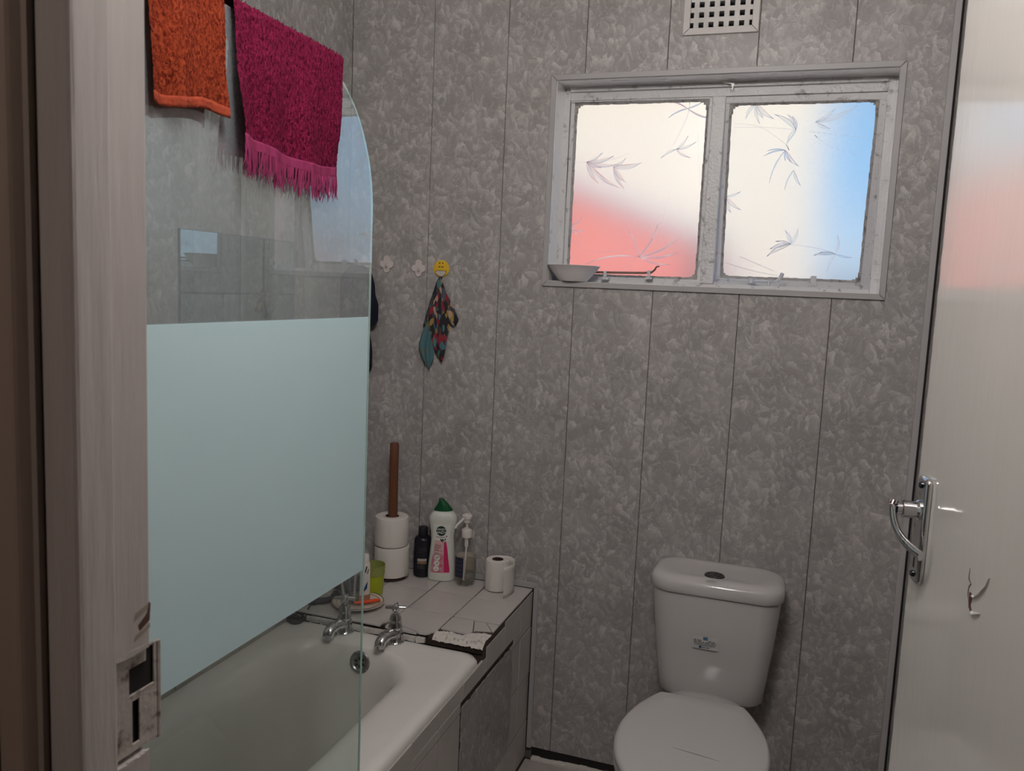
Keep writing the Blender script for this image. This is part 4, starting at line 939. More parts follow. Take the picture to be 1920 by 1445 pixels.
def facing(cx, cy, ang):
    """unit right and front vectors of an upright object at (cx, cy) whose front looks along angle ang from -y towards +x"""
    f = Vector((math.sin(ang), -math.cos(ang), 0)); r = Vector((math.cos(ang), math.sin(ang), 0)); return r, f

# ------------------------------------------------------------------ things on the ledge
# paper roll stand with two rolls
RX, RY = -1.150, 2.300
sd = thing('toilet_roll_stand', 'upright brown wooden rod on a small dark base holding two stacked toilet rolls', 'roll stand', (RX, RY, LZ))
MB().lathe([(0.050, 0), (0.052, 0.002), (0.052, 0.006), (0.046, 0.009)], (RX, RY, LZ), 32).build('base', mat('dark_wood_base', (0.035, 0.02, 0.015), 0.5), sd)
rd = MB(); rings = []
for z, r, dx in ((LZ + 0.008, 0.0148, 0.002), (LZ + 0.2, 0.0145, 0.001), (LZ + 0.33, 0.0142, 0.0), (LZ + 0.431, 0.0140, 0.0), (LZ + 0.436, 0.0118, 0.0)):
    rings.append([(RX + dx + r * math.cos(a) * (1 + 0.05 * math.cos(3 * a)), RY + r * math.sin(a), z) for a in [2 * PI * i / 20 for i in range(20)]])
rd.loft(rings).build('rod', WOOD, sd)
def paper_roll(cx, cy, z0, r, h, hole, label, group=None, nm='toilet_roll', lean=(0, 0)):
    t = thing(nm, label, 'toilet roll', (cx, cy, z0), group)
    c = (cx, cy, z0)
    MB().lathe([(hole + 0.001, 0.001), (r - 0.006, 0.0005), (r - 0.001, 0.003), (r, 0.010), (r + 0.0006, h * 0.5), (r, h - 0.010), (r - 0.0015, h - 0.003), (r - 0.007, h - 0.0004), (hole + 0.004, h - 0.0012), (hole + 0.001, h - 0.003)], c, 48, None, False, False).build('paper', PAPER, t, origin=c)
    MB().lathe([(hole, 0.0005), (hole, h - 0.002), (hole + 0.0011, h - 0.002), (hole + 0.0011, 0.0005)], c, 32, None, False, False).build('core', CARD, t, origin=c)
    return t
ra = paper_roll(RX + 0.001, RY, LZ + 0.0095, 0.0545, 0.0975, 0.0205, 'lower of the two white toilet rolls stacked on the wooden rod', 'toilet rolls')
rb = paper_roll(RX - 0.001, RY - 0.001, LZ + 0.1075, 0.0535, 0.0955, 0.0205, 'upper of the two white toilet rolls stacked on the wooden rod', 'toilet rolls')
def ribbon(name, m, par, path, z0, z1, th=0.0005, sag=None):
    P = spline([(a, b, 0) for a, b in path], 6); n = len(P) - 1
    def f(u, v):
        k = min(int(u * n), n - 1); t = u * n - k; p = P[k].lerp(P[k + 1], t)
        zz = z0 + (z1 - z0) * v
        if sag: zz += sag(u, v)
        return (p.x, p.y, zz)
    return MB().grid(f, n * 2, 6).build(name, m, par, smooth=60, weld=False, solid=th)
rp = lambda cx, cy, r, a: (cx + r * math.cos(a), cy + r * math.sin(a))
ribbon('loose_end', PAPER, ra, [rp(RX + 0.001, RY, 0.0554, a) for a in (0.8, 0.5, 0.2)] + [rp(RX, RY, 0.0572, -0.05), rp(RX, RY, 0.0580, -0.25)], LZ + 0.012, LZ + 0.108, 0.0005)
# small roll standing alone with its end trailing
lx, ly = -0.806, 2.345
rc = paper_roll(lx, ly, LZ, 0.0375, 0.0985, 0.0165, 'small toilet roll standing alone at the end of the ledge with its paper end trailing', 'toilet rolls')
ribbon('loose_end', PAPER, rc, [rp(lx, ly, 0.0385, 1.75), rp(lx, ly, 0.0385, 1.35), (lx + 0.024, ly + 0.040), (lx + 0.044, ly + 0.026), (lx + 0.056, ly + 0.002), (lx + 0.0585, ly - 0.026), (lx + 0.053, ly - 0.052), (lx + 0.045, ly - 0.068)], LZ + 0.001, LZ + 0.0965, 0.0005,
       lambda u, v: 0.004 * max(0, u - 0.7) * (v - 1))
# black shampoo bottle
bx, by = -1.066, 2.353
sh = thing('shampoo_bottle', 'black cylindrical shampoo bottle with a silver and copper label band', 'bottle', (bx, by, LZ))
MB().lathe([(0.0001, 0.001), (0.022, 0.0), (0.0265, 0.004), (0.0275, 0.010), (0.0275, 0.118), (0.0262, 0.126), (0.022, 0.131), (0.015, 0.133)], (bx, by, LZ), 36, None, False, True).build('body', BLACKPL, sh)
MB().lathe([(0.0150, 0.132), (0.0155, 0.134), (0.0155, 0.158), (0.0140, 0.1625), (0.008, 0.164), (0.0001, 0.1642)], (bx, by, LZ), 28, None, True, False).build('cap', mat('matt_black_cap', (0.014, 0.014, 0.018), 0.5), sh)
r_, f_ = facing(bx, by, 0.34)
S = lambda u, v: Vector((bx, by, LZ + v)) + (r_ * math.sin(u / 0.0277) + f_ * math.cos(u / 0.0277)) * 0.0277
lb = patch(MB(), -0.014, 0.0165, 0.0565, 0.064, S).build('label_band', LIGHT_PRINT, sh)
patch(MB(), -0.014, 0.0165, 0.047, 0.0555, S).build('label_band', COPPER, sh)
S2 = lambda u, v: Vector((bx, by, LZ + v)) + (r_ * math.sin(u / 0.0279) + f_ * math.cos(u / 0.0279)) * 0.0279
tx = MB(); print_text(tx, 'ADVANCE', 0.0062, 0.001, 0.0975, S2); print_text(tx, 'TECHNIQUES', 0.0046, 0.001, 0.0915, S2); small_print(tx, -0.013, 0.001, 0.0855, 0.0022, S2)
for k in range(5): small_print(tx, -0.0135, 0.012 - 0.003 * (k % 3), 0.0431 - k * 0.0028, 0.0015, S2, k)
tx.build('lettering', SILVER_INK, sh, smooth=0)['kind'] = 'stuff'
tx = MB(); small_print(tx, -0.011, 0.0135, 0.0601, 0.0022, S2, 3); small_print(tx, -0.010, 0.012, 0.0508, 0.0034, S2, 5); tx.build('label_print', INK_GREY, sh, smooth=0)
# cream cleaner bottle
cx, cy = -0.997, 2.352
cb = thing('cleaner_bottle', 'white cream cleaner bottle with a green cap and pink label', 'bottle', (cx, cy, LZ))
ANG = 0.33; r_, f_ = facing(cx, cy, ANG)
prof = [(0.036, 0.0), (0.0425, 0.002), (0.0440, 0.008), (0.0440, 0.030), (0.0420, 0.060), (0.0390, 0.095), (0.0368, 0.125), (0.0365, 0.142), (0.0385, 0.160), (0.0425, 0.180), (0.0448, 0.196), (0.0445, 0.204), (0.0410, 0.212), (0.0345, 0.2205), (0.0270, 0.226), (0.0225, 0.228)]
def hw(z):
    for (a, za), (b, zb) in zip(prof[1:], prof[2:]):
        if za <= z <= zb: return a + (b - a) * (z - za) / (zb - za)
    return 0.03
DPT = 0.60
rings = []
for a, z in prof:
    rings.append([Vector((cx, cy, LZ + z)) + r_ * a * math.copysign(abs(math.cos(t)) ** 0.85, math.cos(t)) + f_ * a * DPT * math.copysign(abs(math.sin(t)) ** 0.85, math.sin(t)) for t in [2 * PI * i / 40 for i in range(40)]])
MB().loft(rings).build('body', BOTTLE_W, cb)
capr = []
for z, a0, a1, d in ((0.2265, -0.0315, 0.0290, 0.0190), (0.2300, -0.0300, 0.0285, 0.0185), (0.2430, -0.0215, 0.0185, 0.0160), (0.2560, -0.0165, 0.0060, 0.0130), (0.2610, -0.0170, 0.0010, 0.0120), (0.2635, -0.0150, -0.0010, 0.0100)):
    m_, h_ = (a0 + a1) / 2, (a1 - a0) / 2
    capr.append([Vector((cx, cy, LZ + z)) + r_ * (m_ + h_ * math.cos(t)) + f_ * d * math.sin(t) for t in [2 * PI * i / 28 for i in range(28)]])
MB().loft(capr).build('cap', GREEN_CAP, cb, smooth=40)
def SC(eps):
    def S(u, v):
        a = hw(v); c = max(-1, min(1, u / a)); c = math.copysign(abs(c) ** (1 / 0.85), c)
        s_ = math.sqrt(max(0, 1 - c * c)) ** 0.85
        return Vector((cx, cy, LZ + v)) + r_ * u + f_ * (a * DPT * s_ + eps)
    return S
def lab(name, m, fn, eps):
    mb = MB(); fn(mb, SC(eps)); o = mb.build(name, m, cb, smooth=0)
    if 'lettering' in name or 'mark' in name: o['kind'] = 'stuff'
    return o
def strip(mb, S, edges, nu=8):
    """edges: list of (v, uL, uR) from bottom to top"""
    E = edges
    def f(u, v):
        k = min(int(v * (len(E) - 1)), len(E) - 2); t = v * (len(E) - 1) - k
        a, b = E[k], E[k + 1]; L = a[1] + (b[1] - a[1]) * t; R = a[2] + (b[2] - a[2]) * t
        return S(L + (R - L) * u, a[0] + (b[0] - a[0]) * t)
    mb.grid(f, nu, (len(E) - 1) * 3)
lab('label_ground', LABEL_W, lambda mb, S: strip(mb, S, [(0.132, -0.026, 0.022), (0.145, -0.027, 0.023), (0.165, -0.029, 0.025), (0.180, -0.031, 0.027), (0.186, -0.030, 0.026)]), 0.0005)
lab('label_pink', LABEL_PALE, lambda mb, S: strip(mb, S, [(0.086, -0.0275, 0.0055), (0.105, -0.0265, 0.0055), (0.128, -0.024, 0.005), (0.133, -0.0235, 0.003)]), 0.0006)
lab('label_blossom', LABEL_PINK, lambda mb, S: strip(mb, S, [(0.029, -0.033, 0.0075), (0.034, -0.036, 0.0075), (0.060, -0.0325, 0.0065), (0.086, -0.0285, 0.0055)]), 0.0006)
lab('label_stripe', LABEL_ROSE, lambda mb, S: strip(mb, S, [(0.030, 0.008, 0.0265), (0.040, 0.0078, 0.0265), (0.075, 0.0065, 0.0215), (0.110, 0.0062, 0.017), (0.126, 0.006, 0.0135), (0.130, 0.0085, 0.0125)], 6), 0.0006)
lab('emblem', LABEL_GREEN, lambda mb, S: disc(mb, -0.0035, 0.1645, 0.0160, S, 32, 0.0165), 0.0009)
def emblem(mb, S):
    print_text(mb, 'HANDY', 0.0100, -0.0035, 0.1695, S, 0.92, 0.0003, slant=0.12); print_text(mb, 'ANDY', 0.0118, -0.0035, 0.1590, S, 0.98, 0.0003, slant=0.12)
lab('emblem_lettering', LABEL_W, emblem, 0.0014)
def darktext(mb, S):
    small_print(mb, -0.020, 0.010, 0.1440, 0.0026, S, 1, 0.1); disc(mb, 0.0135, 0.147, 0.0022, S, 10)
    print_text(mb, 'CREAM', 0.0062, -0.0225, 0.1165, S, 1.0, 0.0002, 'LEFT')
    for k, (b, v, h) in enumerate(((-0.002, 0.1112, 0.0022), (-0.003, 0.1080, 0.0020), (-0.008, 0.1030, 0.0026), (0.002, 0.0995, 0.0020), (-0.007, 0.0915, 0.0026), (0.002, 0.0880, 0.0020))): small_print(mb, -0.0225, b, v, h, S, k)
lab('lettering', mat('plum_ink', (0.10, 0.025, 0.035), 0.6), darktext, 0.0009)
def leaves3(mb, S):
    for (a, b), (c, d) in (((0.004, 0.1265), (-0.0075, 0.141)), ((0.0055, 0.129), (0.0005, 0.1415)), ((0.0065, 0.131), (0.0125, 0.142))):
        dx, dy = c - a, d - b; px_, py_ = -dy * 0.16, dx * 0.16
        poly(mb, [(a, b), (a + dx * .5 + px_, b + dy * .5 + py_), (c, d), (a + dx * .5 - px_, b + dy * .5 - py_)], S)
lab('leaf_print', LABEL_GREEN, leaves3, 0.0011)
lab('roundel', LABEL_W, lambda mb, S: [disc(mb, -0.0135 - 0.0012 * k, z, 0.0088, S, 22) for k, z in enumerate((0.0775, 0.0595, 0.0420))], 0.0009)
def marks(mb, S):
    for x, y in ((-0.0175, 0.078), (-0.0145, 0.0745), (-0.0125, 0.0795), (-0.0095, 0.0795)): disc(mb, x, y, 0.0018, S, 8)
    for x, y in ((-0.0150, 0.0600), (-0.0130, 0.0575), (-0.0120, 0.0615)): disc(mb, x, y, 0.0015, S, 8)
    poly(mb, [(-0.0205, 0.0385), (-0.0115, 0.0385), (-0.0125, 0.0397), (-0.0195, 0.0397)], S); poly(mb, [(-0.0164, 0.040), (-0.0156, 0.040), (-0.0156, 0.0462), (-0.0164, 0.0462)], S)
lab('roundel_mark', INK_GREY, marks, 0.0013)
# pump dispenser
px_, py_ = -0.910, 2.338
pu = thing('pump_bottle', 'clear soap pump bottle with a white pump head and navy label', 'bottle', (px_, py_, LZ))
c = (px_, py_, LZ)
pre_ = set(COL.objects)
foot = [(0.0001, 0.006), (0.010, 0.004), (0.020, 0.0), (0.028, 0.003), (0.0325, 0.016), (0.0335, 0.026)]
MB().lathe(foot + [(0.0335, 0.090), (0.0310, 0.108), (0.0250, 0.126), (0.0175, 0.140), (0.0135, 0.147), (0.0135, 0.150)], c, 36, None, False, False).build('body', CLEAR_PL, pu)
MB().lathe([(0.0001, 0.008), (0.020, 0.003), (0.0305, 0.016), (0.0322, 0.027), (0.0322, 0.076), (0.0001, 0.0765)], c, 30, None, False, False).build('soap', LIQUID, pu)
fe = MB()
for k in range(5):
    a = k * 2 * PI / 5 + 0.3; fe.lathe([(0.0001, 0), (0.005, 0.001), (0.0075, 0.006), (0.005, 0.012), (0.0001, 0.013)], (px_ + 0.0205 * math.cos(a), py_ + 0.0205 * math.sin(a), LZ + 0.0002), 12, None, False, False)
fe.build('petal_foot', CLEAR_PL, pu)
r_, f_ = facing(px_, py_, 0.38)
def SP(rad): return lambda u, v: Vector((px_, py_, LZ + v)) + (r_ * math.sin(u / rad) + f_ * math.cos(u / rad)) * rad
patch(MB(), -0.046, -0.0075, 0.030, 0.090, SP(0.0341), 14, 4).build('navy_label', LABEL_NAVY, pu)
patch(MB(), -0.0072, -0.0060, 0.029, 0.091, SP(0.0341), 2, 4).build('label_edge', LIGHT_PRINT, pu)
patch(MB(), 0.055, 0.150, 0.036, 0.090, SP(0.0326), 26, 4).build('back_label', LABEL_BEIGE, pu)
patch(MB(), 0.0015, 0.030, 0.030, 0.0445, SP(0.0341), 10, 2).build('grey_print', LABEL_GREY, pu)
tx = MB()
for k in range(4): small_print(tx, -0.036 + 0.002 * (k % 2), -0.013, 0.080 - 0.013 * k, 0.0022, SP(0.0343), k)
tx.build('lettering', SILVER_INK, pu, smooth=0)['kind'] = 'stuff'
MB().lathe([(0.0150, 0.1455), (0.0158, 0.147), (0.0158, 0.166), (0.0145, 0.1685), (0.0095, 0.169), (0.0095, 0.1725), (0.0060, 0.173)], c, 28).build('collar', WHITE_PL, pu)
MB().lathe([(0.0042, 0.171), (0.0042, 0.188), (0.0095, 0.189), (0.0105, 0.192), (0.0105, 0.199), (0.0150, 0.202), (0.0160, 0.206), (0.0158, 0.212), (0.0120, 0.215), (0.0001, 0.2155)], c, 24, None, True, False).build('pump_head', WHITE_PL, pu)
hd = lambda a, b, h: Vector((px_, py_, LZ + h)) - r_ * a + f_ * b
MB().tube([hd(0.002, 0.003, 0.204), hd(0.012, 0.008, 0.2025), hd(0.026, 0.014, 0.190), hd(0.034, 0.018, 0.182), hd(0.0365, 0.0195, 0.176)], [0.0046, 0.0044, 0.0040, 0.0036, 0.0034], 12).build('nozzle', WHITE_PL, pu)
MB().tube([(px_, py_, LZ + 0.147), (px_, py_, LZ + 0.118), (px_, py_, LZ + 0.117)], 0.0062, 12).tube([(px_, py_, LZ + 0.118), (px_ - 0.002, py_, LZ + 0.07), (px_ - 0.006, py_, LZ + 0.012)], 0.0030, 10).build('dip_tube', WHITE_PL, pu)
for o_ in [q for q in COL.objects if q not in pre_]:   # the bottle is a little taller than its first sketch
    for v_ in o_.data.vertices: v_.co.z = LZ + (v_.co.z - LZ) * 1.06
# lime cup
ux, uy = -1.131, 2.142
cu_ = thing('lime_cup', 'lime green plastic cup standing behind the plate', 'cup', (ux, uy, LZ))
MB().lathe([(0.0001, 0.0), (0.028, 0.0), (0.030, 0.003), (0.0325, 0.040), (0.0338, 0.066), (0.0322, 0.066), (0.0308, 0.040), (0.0285, 0.006), (0.0001, 0.005)], (ux, uy, LZ), 36, None, False, False).build('body', LIME, cu_)
MB().lathe([(0.0345, 0.064), (0.0352, 0.066), (0.0352, 0.070), (0.0345, 0.072), (0.0360, 0.094), (0.0352, 0.0945), (0.0338, 0.072), (0.0338, 0.0665)], (ux, uy, LZ), 36, None, False, False).build('clear_rim', LIME_RIM, cu_)
# plate with brown rings
qx, qy = -1.125, 2.045
pt = thing('ringed_plate', 'cream saucer plate with two brown rings on the ledge', 'plate', (qx, qy, LZ))
MB().lathe([(0.0001, 0.003), (0.040, 0.002), (0.042, 0.0005), (0.046, 0.0005), (0.050, 0.004), (0.062, 0.0095), (0.0745, 0.0135), (0.0755, 0.0145), (0.0745, 0.0155), (0.060, 0.0118), (0.048, 0.0068), (0.042, 0.0055), (0.0001, 0.0055)], (qx, qy, LZ), 48, None, False, False).build('dish', PLATE, pt)
for r0, r1, za, zb in ((0.0715, 0.0732, 0.0150, 0.01545), (0.0625, 0.0637, 0.01265, 0.01300)):
    MB().lathe([(r0, za), (r0, za + 0.0006), (r1, zb + 0.0006), (r1, zb)], (qx, qy, LZ), 48, None, False, False).build('ring', PLATE_RING, pt)
# tumbler with brushes, upright tube, brush with an orange handle
gx, gy = -1.148, 2.037; gz = LZ + 0.0062
tg = thing('tumbler', 'clear tumbler standing on the ringed plate behind the glass screen', 'glass', (gx, gy, gz))
MB().lathe([(0.0001, 0.0), (0.0270, 0.0), (0.0285, 0.002), (0.0325, 0.095), (0.0312, 0.095), (0.0275, 0.006), (0.0001, 0.006)], (gx, gy, gz), 32, None, False, False).build('wall', TUMBLER, tg)
def brush(dx, dy, tx_, ty_, L, hm, label, nb=5):
    b = thing('toothbrush', label, 'toothbrush', (gx + dx, gy + dy, gz + 0.0065), 'toothbrushes in the tumbler')
    p0 = Vector((gx + dx, gy + dy, gz + 0.009)); d = Vector((tx_, ty_, 1)).normalized()
    P = [p0 + d * L * t for t in (0, 0.15, 0.35, 0.55, 0.72, 0.86, 1.0)]
    MB().tube(P, [0.0030, 0.0046, 0.0042, 0.0046, 0.0030, 0.0026, 0.0045], 10, flat=0.7).build('handle', hm, b)
    q = P[-1] - d * 0.010; bs_ = MB(); side = d.cross(Vector((0, 1, 0))).normalized()
    for k in range(6): a = q + d * (0.006 * (k - 2.5) * 0.9); bs_.tube([a, a + side * 0.004 + Vector((0, -0.010, 0))], 0.0022, 6)
    bs_.build('bristles', mat('bristle_white', (0.6, 0.62, 0.64), 0.8) if 'bristle_white' not in bpy.data.materials else bpy.data.materials['bristle_white'], b)
brush(-0.012, -0.010, -0.12, -0.10, 0.155, mat('white_brush', (0.66, 0.62, 0.62), 0.35), 'white handled toothbrush leaning towards the bath in the tumbler')
brush(0.004, -0.012, 0.04, -0.10, 0.160, mat('blue_brush', (0.10, 0.12, 0.20), 0.35), 'dark blue handled toothbrush leaning in the tumbler')
brush(-0.004, 0.010, -0.16, 0.06, 0.150, mat('red_brush', (0.28, 0.05, 0.07), 0.35), 'dark red handled toothbrush at the back of the tumbler')
brush(0.014, -0.002, 0.06, -0.02, 0.150, mat('grey_brush', (0.46, 0.46, 0.50), 0.35), 'pale grey handled toothbrush nearest the glass edge')
wx, wy = -1.107, 2.049; wz = LZ + 0.0058
tb = thing('toothpaste_tube', 'white toothpaste tube with a white cap standing on the ringed plate', 'tube', (wx, wy, wz))
rg = []
for z, a, b in ((0.0, 0.0185, 0.0010), (0.004, 0.0180, 0.0022), (0.03, 0.0165, 0.0070), (0.06, 0.0155, 0.0110), (0.095, 0.0148, 0.0140), (0.118, 0.0146, 0.0144), (0.124, 0.0135, 0.0135), (0.128, 0.009, 0.009)):
    rg.append([Vector((wx, wy, wz + z)) + Vector((math.cos(0.9), math.sin(0.9), 0)) * a * math.cos(t) + Vector((-math.sin(0.9), math.cos(0.9), 0)) * b * math.sin(t) for t in [2 * PI * i / 24 for i in range(24)]])
MB().loft(rg[2:]).build('body', WHITE_PL, tb)
MB().loft(rg[:3]).build('skin_coloured_end', mat('peach_print', (0.42, 0.22, 0.14), 0.45), tb)
MB().lathe([(0.0105, 0.127), (0.0115, 0.130), (0.0110, 0.146), (0.0090, 0.150), (0.0001, 0.151)], (wx, wy, wz), 20, None, True, False).build('cap', WHITE_PL, tb)
St = lambda u, v: Vector((wx, wy, wz + v)) + Vector((math.sin(u / 0.0152 + 0.65), -math.cos(u / 0.0152 + 0.65), 0)) * 0.0153
pm = MB(); poly(pm, [(-0.004, 0.100), (0.000, 0.100), (0.004, 0.118), (0.000, 0.118)], St); poly(pm, [(0.003, 0.096), (0.006, 0.096), (0.009, 0.110), (0.006, 0.110)], St); pm.build('print', INK, tb, smooth=0)
pm = MB(); poly(pm, [(-0.008, 0.040), (0.004, 0.052), (0.006, 0.074), (-0.002, 0.060)], lambda u, v: St(u, v) * 1.0); pm.build('blue_print', BLUE_INK, tb, smooth=0)
ob = thing('orange_handle', 'orange plastic handle lying across the rim of the ringed plate', 'toothbrush', (-1.085, 2.062, LZ + 0.018))
MB().tube([(-1.122, 2.016, LZ + 0.0185), (-1.100, 2.036, LZ + 0.0187), (-1.078, 2.057, LZ + 0.0189), (-1.068, 2.067, LZ + 0.019)], [0.0040, 0.0046, 0.0052, 0.0048], 14).build('grip', ORANGE_PL, ob)
# maroon sponge, cream bottle lying, seen through the glass
ms_ = MB(); rg = []
for k in range(9):
    t = k / 8; a = 0.028 * (0.55 + 0.45 * math.sin(PI * (0.15 + 0.7 * t)))
    rg.append([(-1.255 + 0.090 * t, 2.125 + 1.0 * a * math.cos(q) * (1 + 0.12 * nz(t, math.cos(q), math.sin(q), 4)), LZ + 0.031 + a * math.sin(q) * 1.1 * (1 + 0.12 * nz(t, math.sin(q), 1, 5))) for q in [2 * PI * i / 20 for i in range(20)]])
tag(ms_.loft(rg).build('bath_sponge', MAROON, origin=(-1.21, 2.125, LZ)), 'dull maroon bath sponge on the ledge behind the tumbler', 'sponge')
lo = thing('cream_bottle', 'cream plastic bottle lying on its side on the ledge behind the frosted band', 'bottle', (-1.305, 2.058, LZ))
ry_ = Matrix.Rotation(math.radians(90), 3, 'Y') 
MB().lathe([(0.0001, -0.055), (0.018, -0.055), (0.0225, -0.050), (0.023, 0.0), (0.022, 0.032), (0.013, 0.044), (0.009, 0.048)], (-1.305, 2.058, LZ + 0.0235), 24, ry_, False, True).build('body', CREAM_PL, lo)
MB().lathe([(0.0095, 0.047), (0.0105, 0.049), (0.0105, 0.064), (0.009, 0.066)], (-1.305, 2.058, LZ + 0.0235), 18, ry_).build('cap', mat('grey_cap', (0.25, 0.27, 0.27), 0.4), lo)

# ------------------------------------------------------------------ hooks and hanging cloth on the back wall
def quatrefoil(n=10):
    pts = []
    for k in range(4):
        a0 = k * PI / 2
        for i in range(n + 1):
            t = -1.05 + 2.1 * i / n; r = 0.0125
            u, v = 0.0125 + r * 0.92 * math.cos(t) * 0.85, r * math.sin(t) * 0.85
            pts.append((u * math.cos(a0) - v * math.sin(a0), u * math.sin(a0) + v * math.cos(a0)))
        a1 = a0 + PI / 4; pts.append((0.0148 * math.cos(a1), 0.0148 * math.sin(a1)))
    return pts
def quat_hook(x, z, label):
    h = thing('wall_hook', label, 'hook', (x, YB, z), 'quatrefoil wall hooks')
    Q = quatrefoil()
    MB().prism([(x + a * 1.08, z + b * (1.22 if abs(b) > abs(a) else 1.05)) for a, b in Q], fXZ, YB - 0.0055, YB - 0.0002).build('back_plate', HOOKW, h, smooth=0, bevel=0.001, seg=2, origin=(x, YB, z))
    MB().tube([(x + 0.004, YB - 0.003, z - 0.002), (x + 0.004, YB - 0.009, z - 0.008), (x + 0.0042, YB - 0.014, z - 0.009), (x + 0.0042, YB - 0.016, z - 0.003), (x + 0.0042, YB - 0.0162, z + 0.003)], [0.0028, 0.0026, 0.0024, 0.0022, 0.0018], 10).build('prong', mat('hook_light', (0.60, 0.54, 0.52), 0.3) if 'hook_light' not in bpy.data.materials else bpy.data.materials['hook_light'], h, origin=(x, YB, z))
    return h
h1 = quat_hook(-1.244, 1.519, 'empty pale quatrefoil hook nearest the glass screen')
h2 = h1.copy(); COL.objects.link(h2); h2.location = (-1.131, YB, 1.510); h2['label'] = 'empty pale quatrefoil hook just left of the yellow smiling hook'
for ch in list(h1.children):
    c_ = ch.copy(); COL.objects.link(c_); c_.parent = h2
h3 = h1.copy(); COL.objects.link(h3); h3.location = (-1.325, YB, 1.517); h3['label'] = 'pale quatrefoil hook holding the dark garment behind the glass'
for ch in list(h1.children):
    c_ = ch.copy(); COL.objects.link(c_); c_.parent = h3
sx, sz = -1.053, 1.511
sm = thing('smiley_hook', 'round yellow grinning face hook holding the printed cloth', 'hook', (sx, YB, sz))
MB().lathe([(0.0001, 0.0050), (0.0235, 0.0048), (0.0262, 0.0036), (0.0268, 0.002), (0.0262, 0.0002)], (sx, YB - 0.0002, sz), 40, Matrix.Rotation(PI / 2, 3, 'X'), False, True).build('disc', YELLOW, sm)
SF = lambda e_: (lambda u, v: (sx + u, YB - 0.0052 - e_, sz + v))
mb = MB()
for q in (-1, 1):
    for vv, w in ((0.0055, 0.0040), (0.0175, 0.0032)):
        poly(mb, [(q * 0.0052 - w, vv - 0.0018), (q * 0.0052 - w * 0.5, vv + 0.0014), (q * 0.0052, vv + 0.0022), (q * 0.0052 + w * 0.5, vv + 0.0014), (q * 0.0052 + w, vv - 0.0018), (q * 0.0052 + w * 0.55, vv - 0.0022), (q * 0.0052, vv - 0.0004), (q * 0.0052 - w * 0.55, vv - 0.0022)], SF(0.0001))
poly(mb, [(-0.0185, -0.0060)] + [(0.0185 * math.cos(PI + PI * i / 16), -0.0060 + 0.0195 * math.sin(PI + PI * i / 16)) for i in range(17)], SF(0.0001))
mb.build('face_print', INK, sm, smooth=0)
mb = MB()
for k in range(7):
    a, b = -0.0165 + 0.0047 * k + 0.0004, -0.0165 + 0.0047 * (k + 1) - 0.0006
    lo_ = lambda u: -0.0060 - 0.0178 * math.sqrt(max(0, 1 - (u / 0.0172) ** 2))
    poly(mb, [(a, -0.0072), (b, -0.0072), (b, lo_(b)), ((a + b) / 2, lo_((a + b) / 2)), (a, lo_(a))], SF(0.0003))
mb.build('teeth', TOOTH, sm, smooth=0)
MB().tube([(sx + 0.002, YB - 0.003, sz - 0.024), (sx + 0.002, YB - 0.005, sz - 0.034), (sx + 0.002, YB - 0.014, sz - 0.040), (sx + 0.002, YB - 0.019, sz - 0.034), (sx + 0.002, YB - 0.0195, sz - 0.028)], 0.0026, 10).build('prong', INK, sm)
def lobe(mb, path, radii, seed, nf=5, flat=0.45, n=40, fold=0.28, ymin=None):
    """a hanging bunch of cloth: path of centres from top to bottom, radius per point, nf folds"""
    P = spline(path, 5); K = len(P); rr = []
    for i in range(K):
        t = i / (K - 1) * (len(radii) - 1); k = min(int(t), len(radii) - 2); r = radii[k] + (radii[k + 1] - radii[k]) * (t - k)
        ring = []
        for q in range(n):
            a = 2 * PI * q / n
            f = 1 + fold * math.sin(nf * a + seed + 0.6 * i / K) * min(1, 2.2 * i / K + 0.15) + 0.12 * noise.noise(Vector((math.cos(a) * 1.5, math.sin(a) * 1.5, i * 0.22 + seed)))
            yy = P[i].y + r * f * flat * math.sin(a)
            ring.append((P[i].x + r * f * math.cos(a), min(yy, YB - 0.0015), P[i].z + 0.006 * math.sin(a * 2 + seed) * i / K))
        rr.append(ring)
    return mb.loft(rr)
bn = thing('printed_cloth', 'small multicoloured printed cloth hanging from the smiling hook', 'cloth', (sx, YB, sz - 0.04))
mb = MB(); yy = YB - 0.018
lobe(mb, [(sx + 0.001, yy, 1.479), (-1.053, yy, 1.440), (-1.056, yy, 1.39), (-1.052, yy, 1.33), (-1.047, yy, 1.27), (-1.034, yy, 1.224)], [0.006, 0.015, 0.024, 0.030, 0.020, 0.003], 0.4, 5)
lobe(mb, [(sx + 0.003, yy, 1.478), (-1.040, yy + 0.004, 1.435), (-1.020, yy + 0.006, 1.385), (-1.004, yy + 0.006, 1.352), (-0.997, yy + 0.006, 1.341)], [0.005, 0.011, 0.016, 0.017, 0.006], 2.2, 4)
lobe(mb, [(sx - 0.002, yy, 1.474), (-1.064, yy, 1.43), (-1.076, yy + 0.003, 1.375), (-1.088, yy + 0.004, 1.335), (-1.097, yy + 0.004, 1.325)], [0.005, 0.011, 0.017, 0.015, 0.003], 3.9, 4)
mb.build('bunched_cloth', BANDANA, bn, smooth=80)
mb = MB(); lobe(mb, [(-1.062, yy - 0.002, 1.390), (-1.076, yy - 0.002, 1.330), (-1.088, yy - 0.001, 1.27), (-1.084, yy, 1.225), (-1.077, yy, 1.198)], [0.006, 0.016, 0.023, 0.016, 0.002], 1.1, 5)
o_ = mb.build('teal_corner', TEAL_CLOTH, bn, smooth=80); o_['label'] = 'teal printed corner of the cloth'
gm = thing('dark_garment', 'dark navy garment hanging in the corner behind the glass screen', 'garment', (-1.335, YB, 1.50))
mb = MB(); gy_ = YB - 0.030
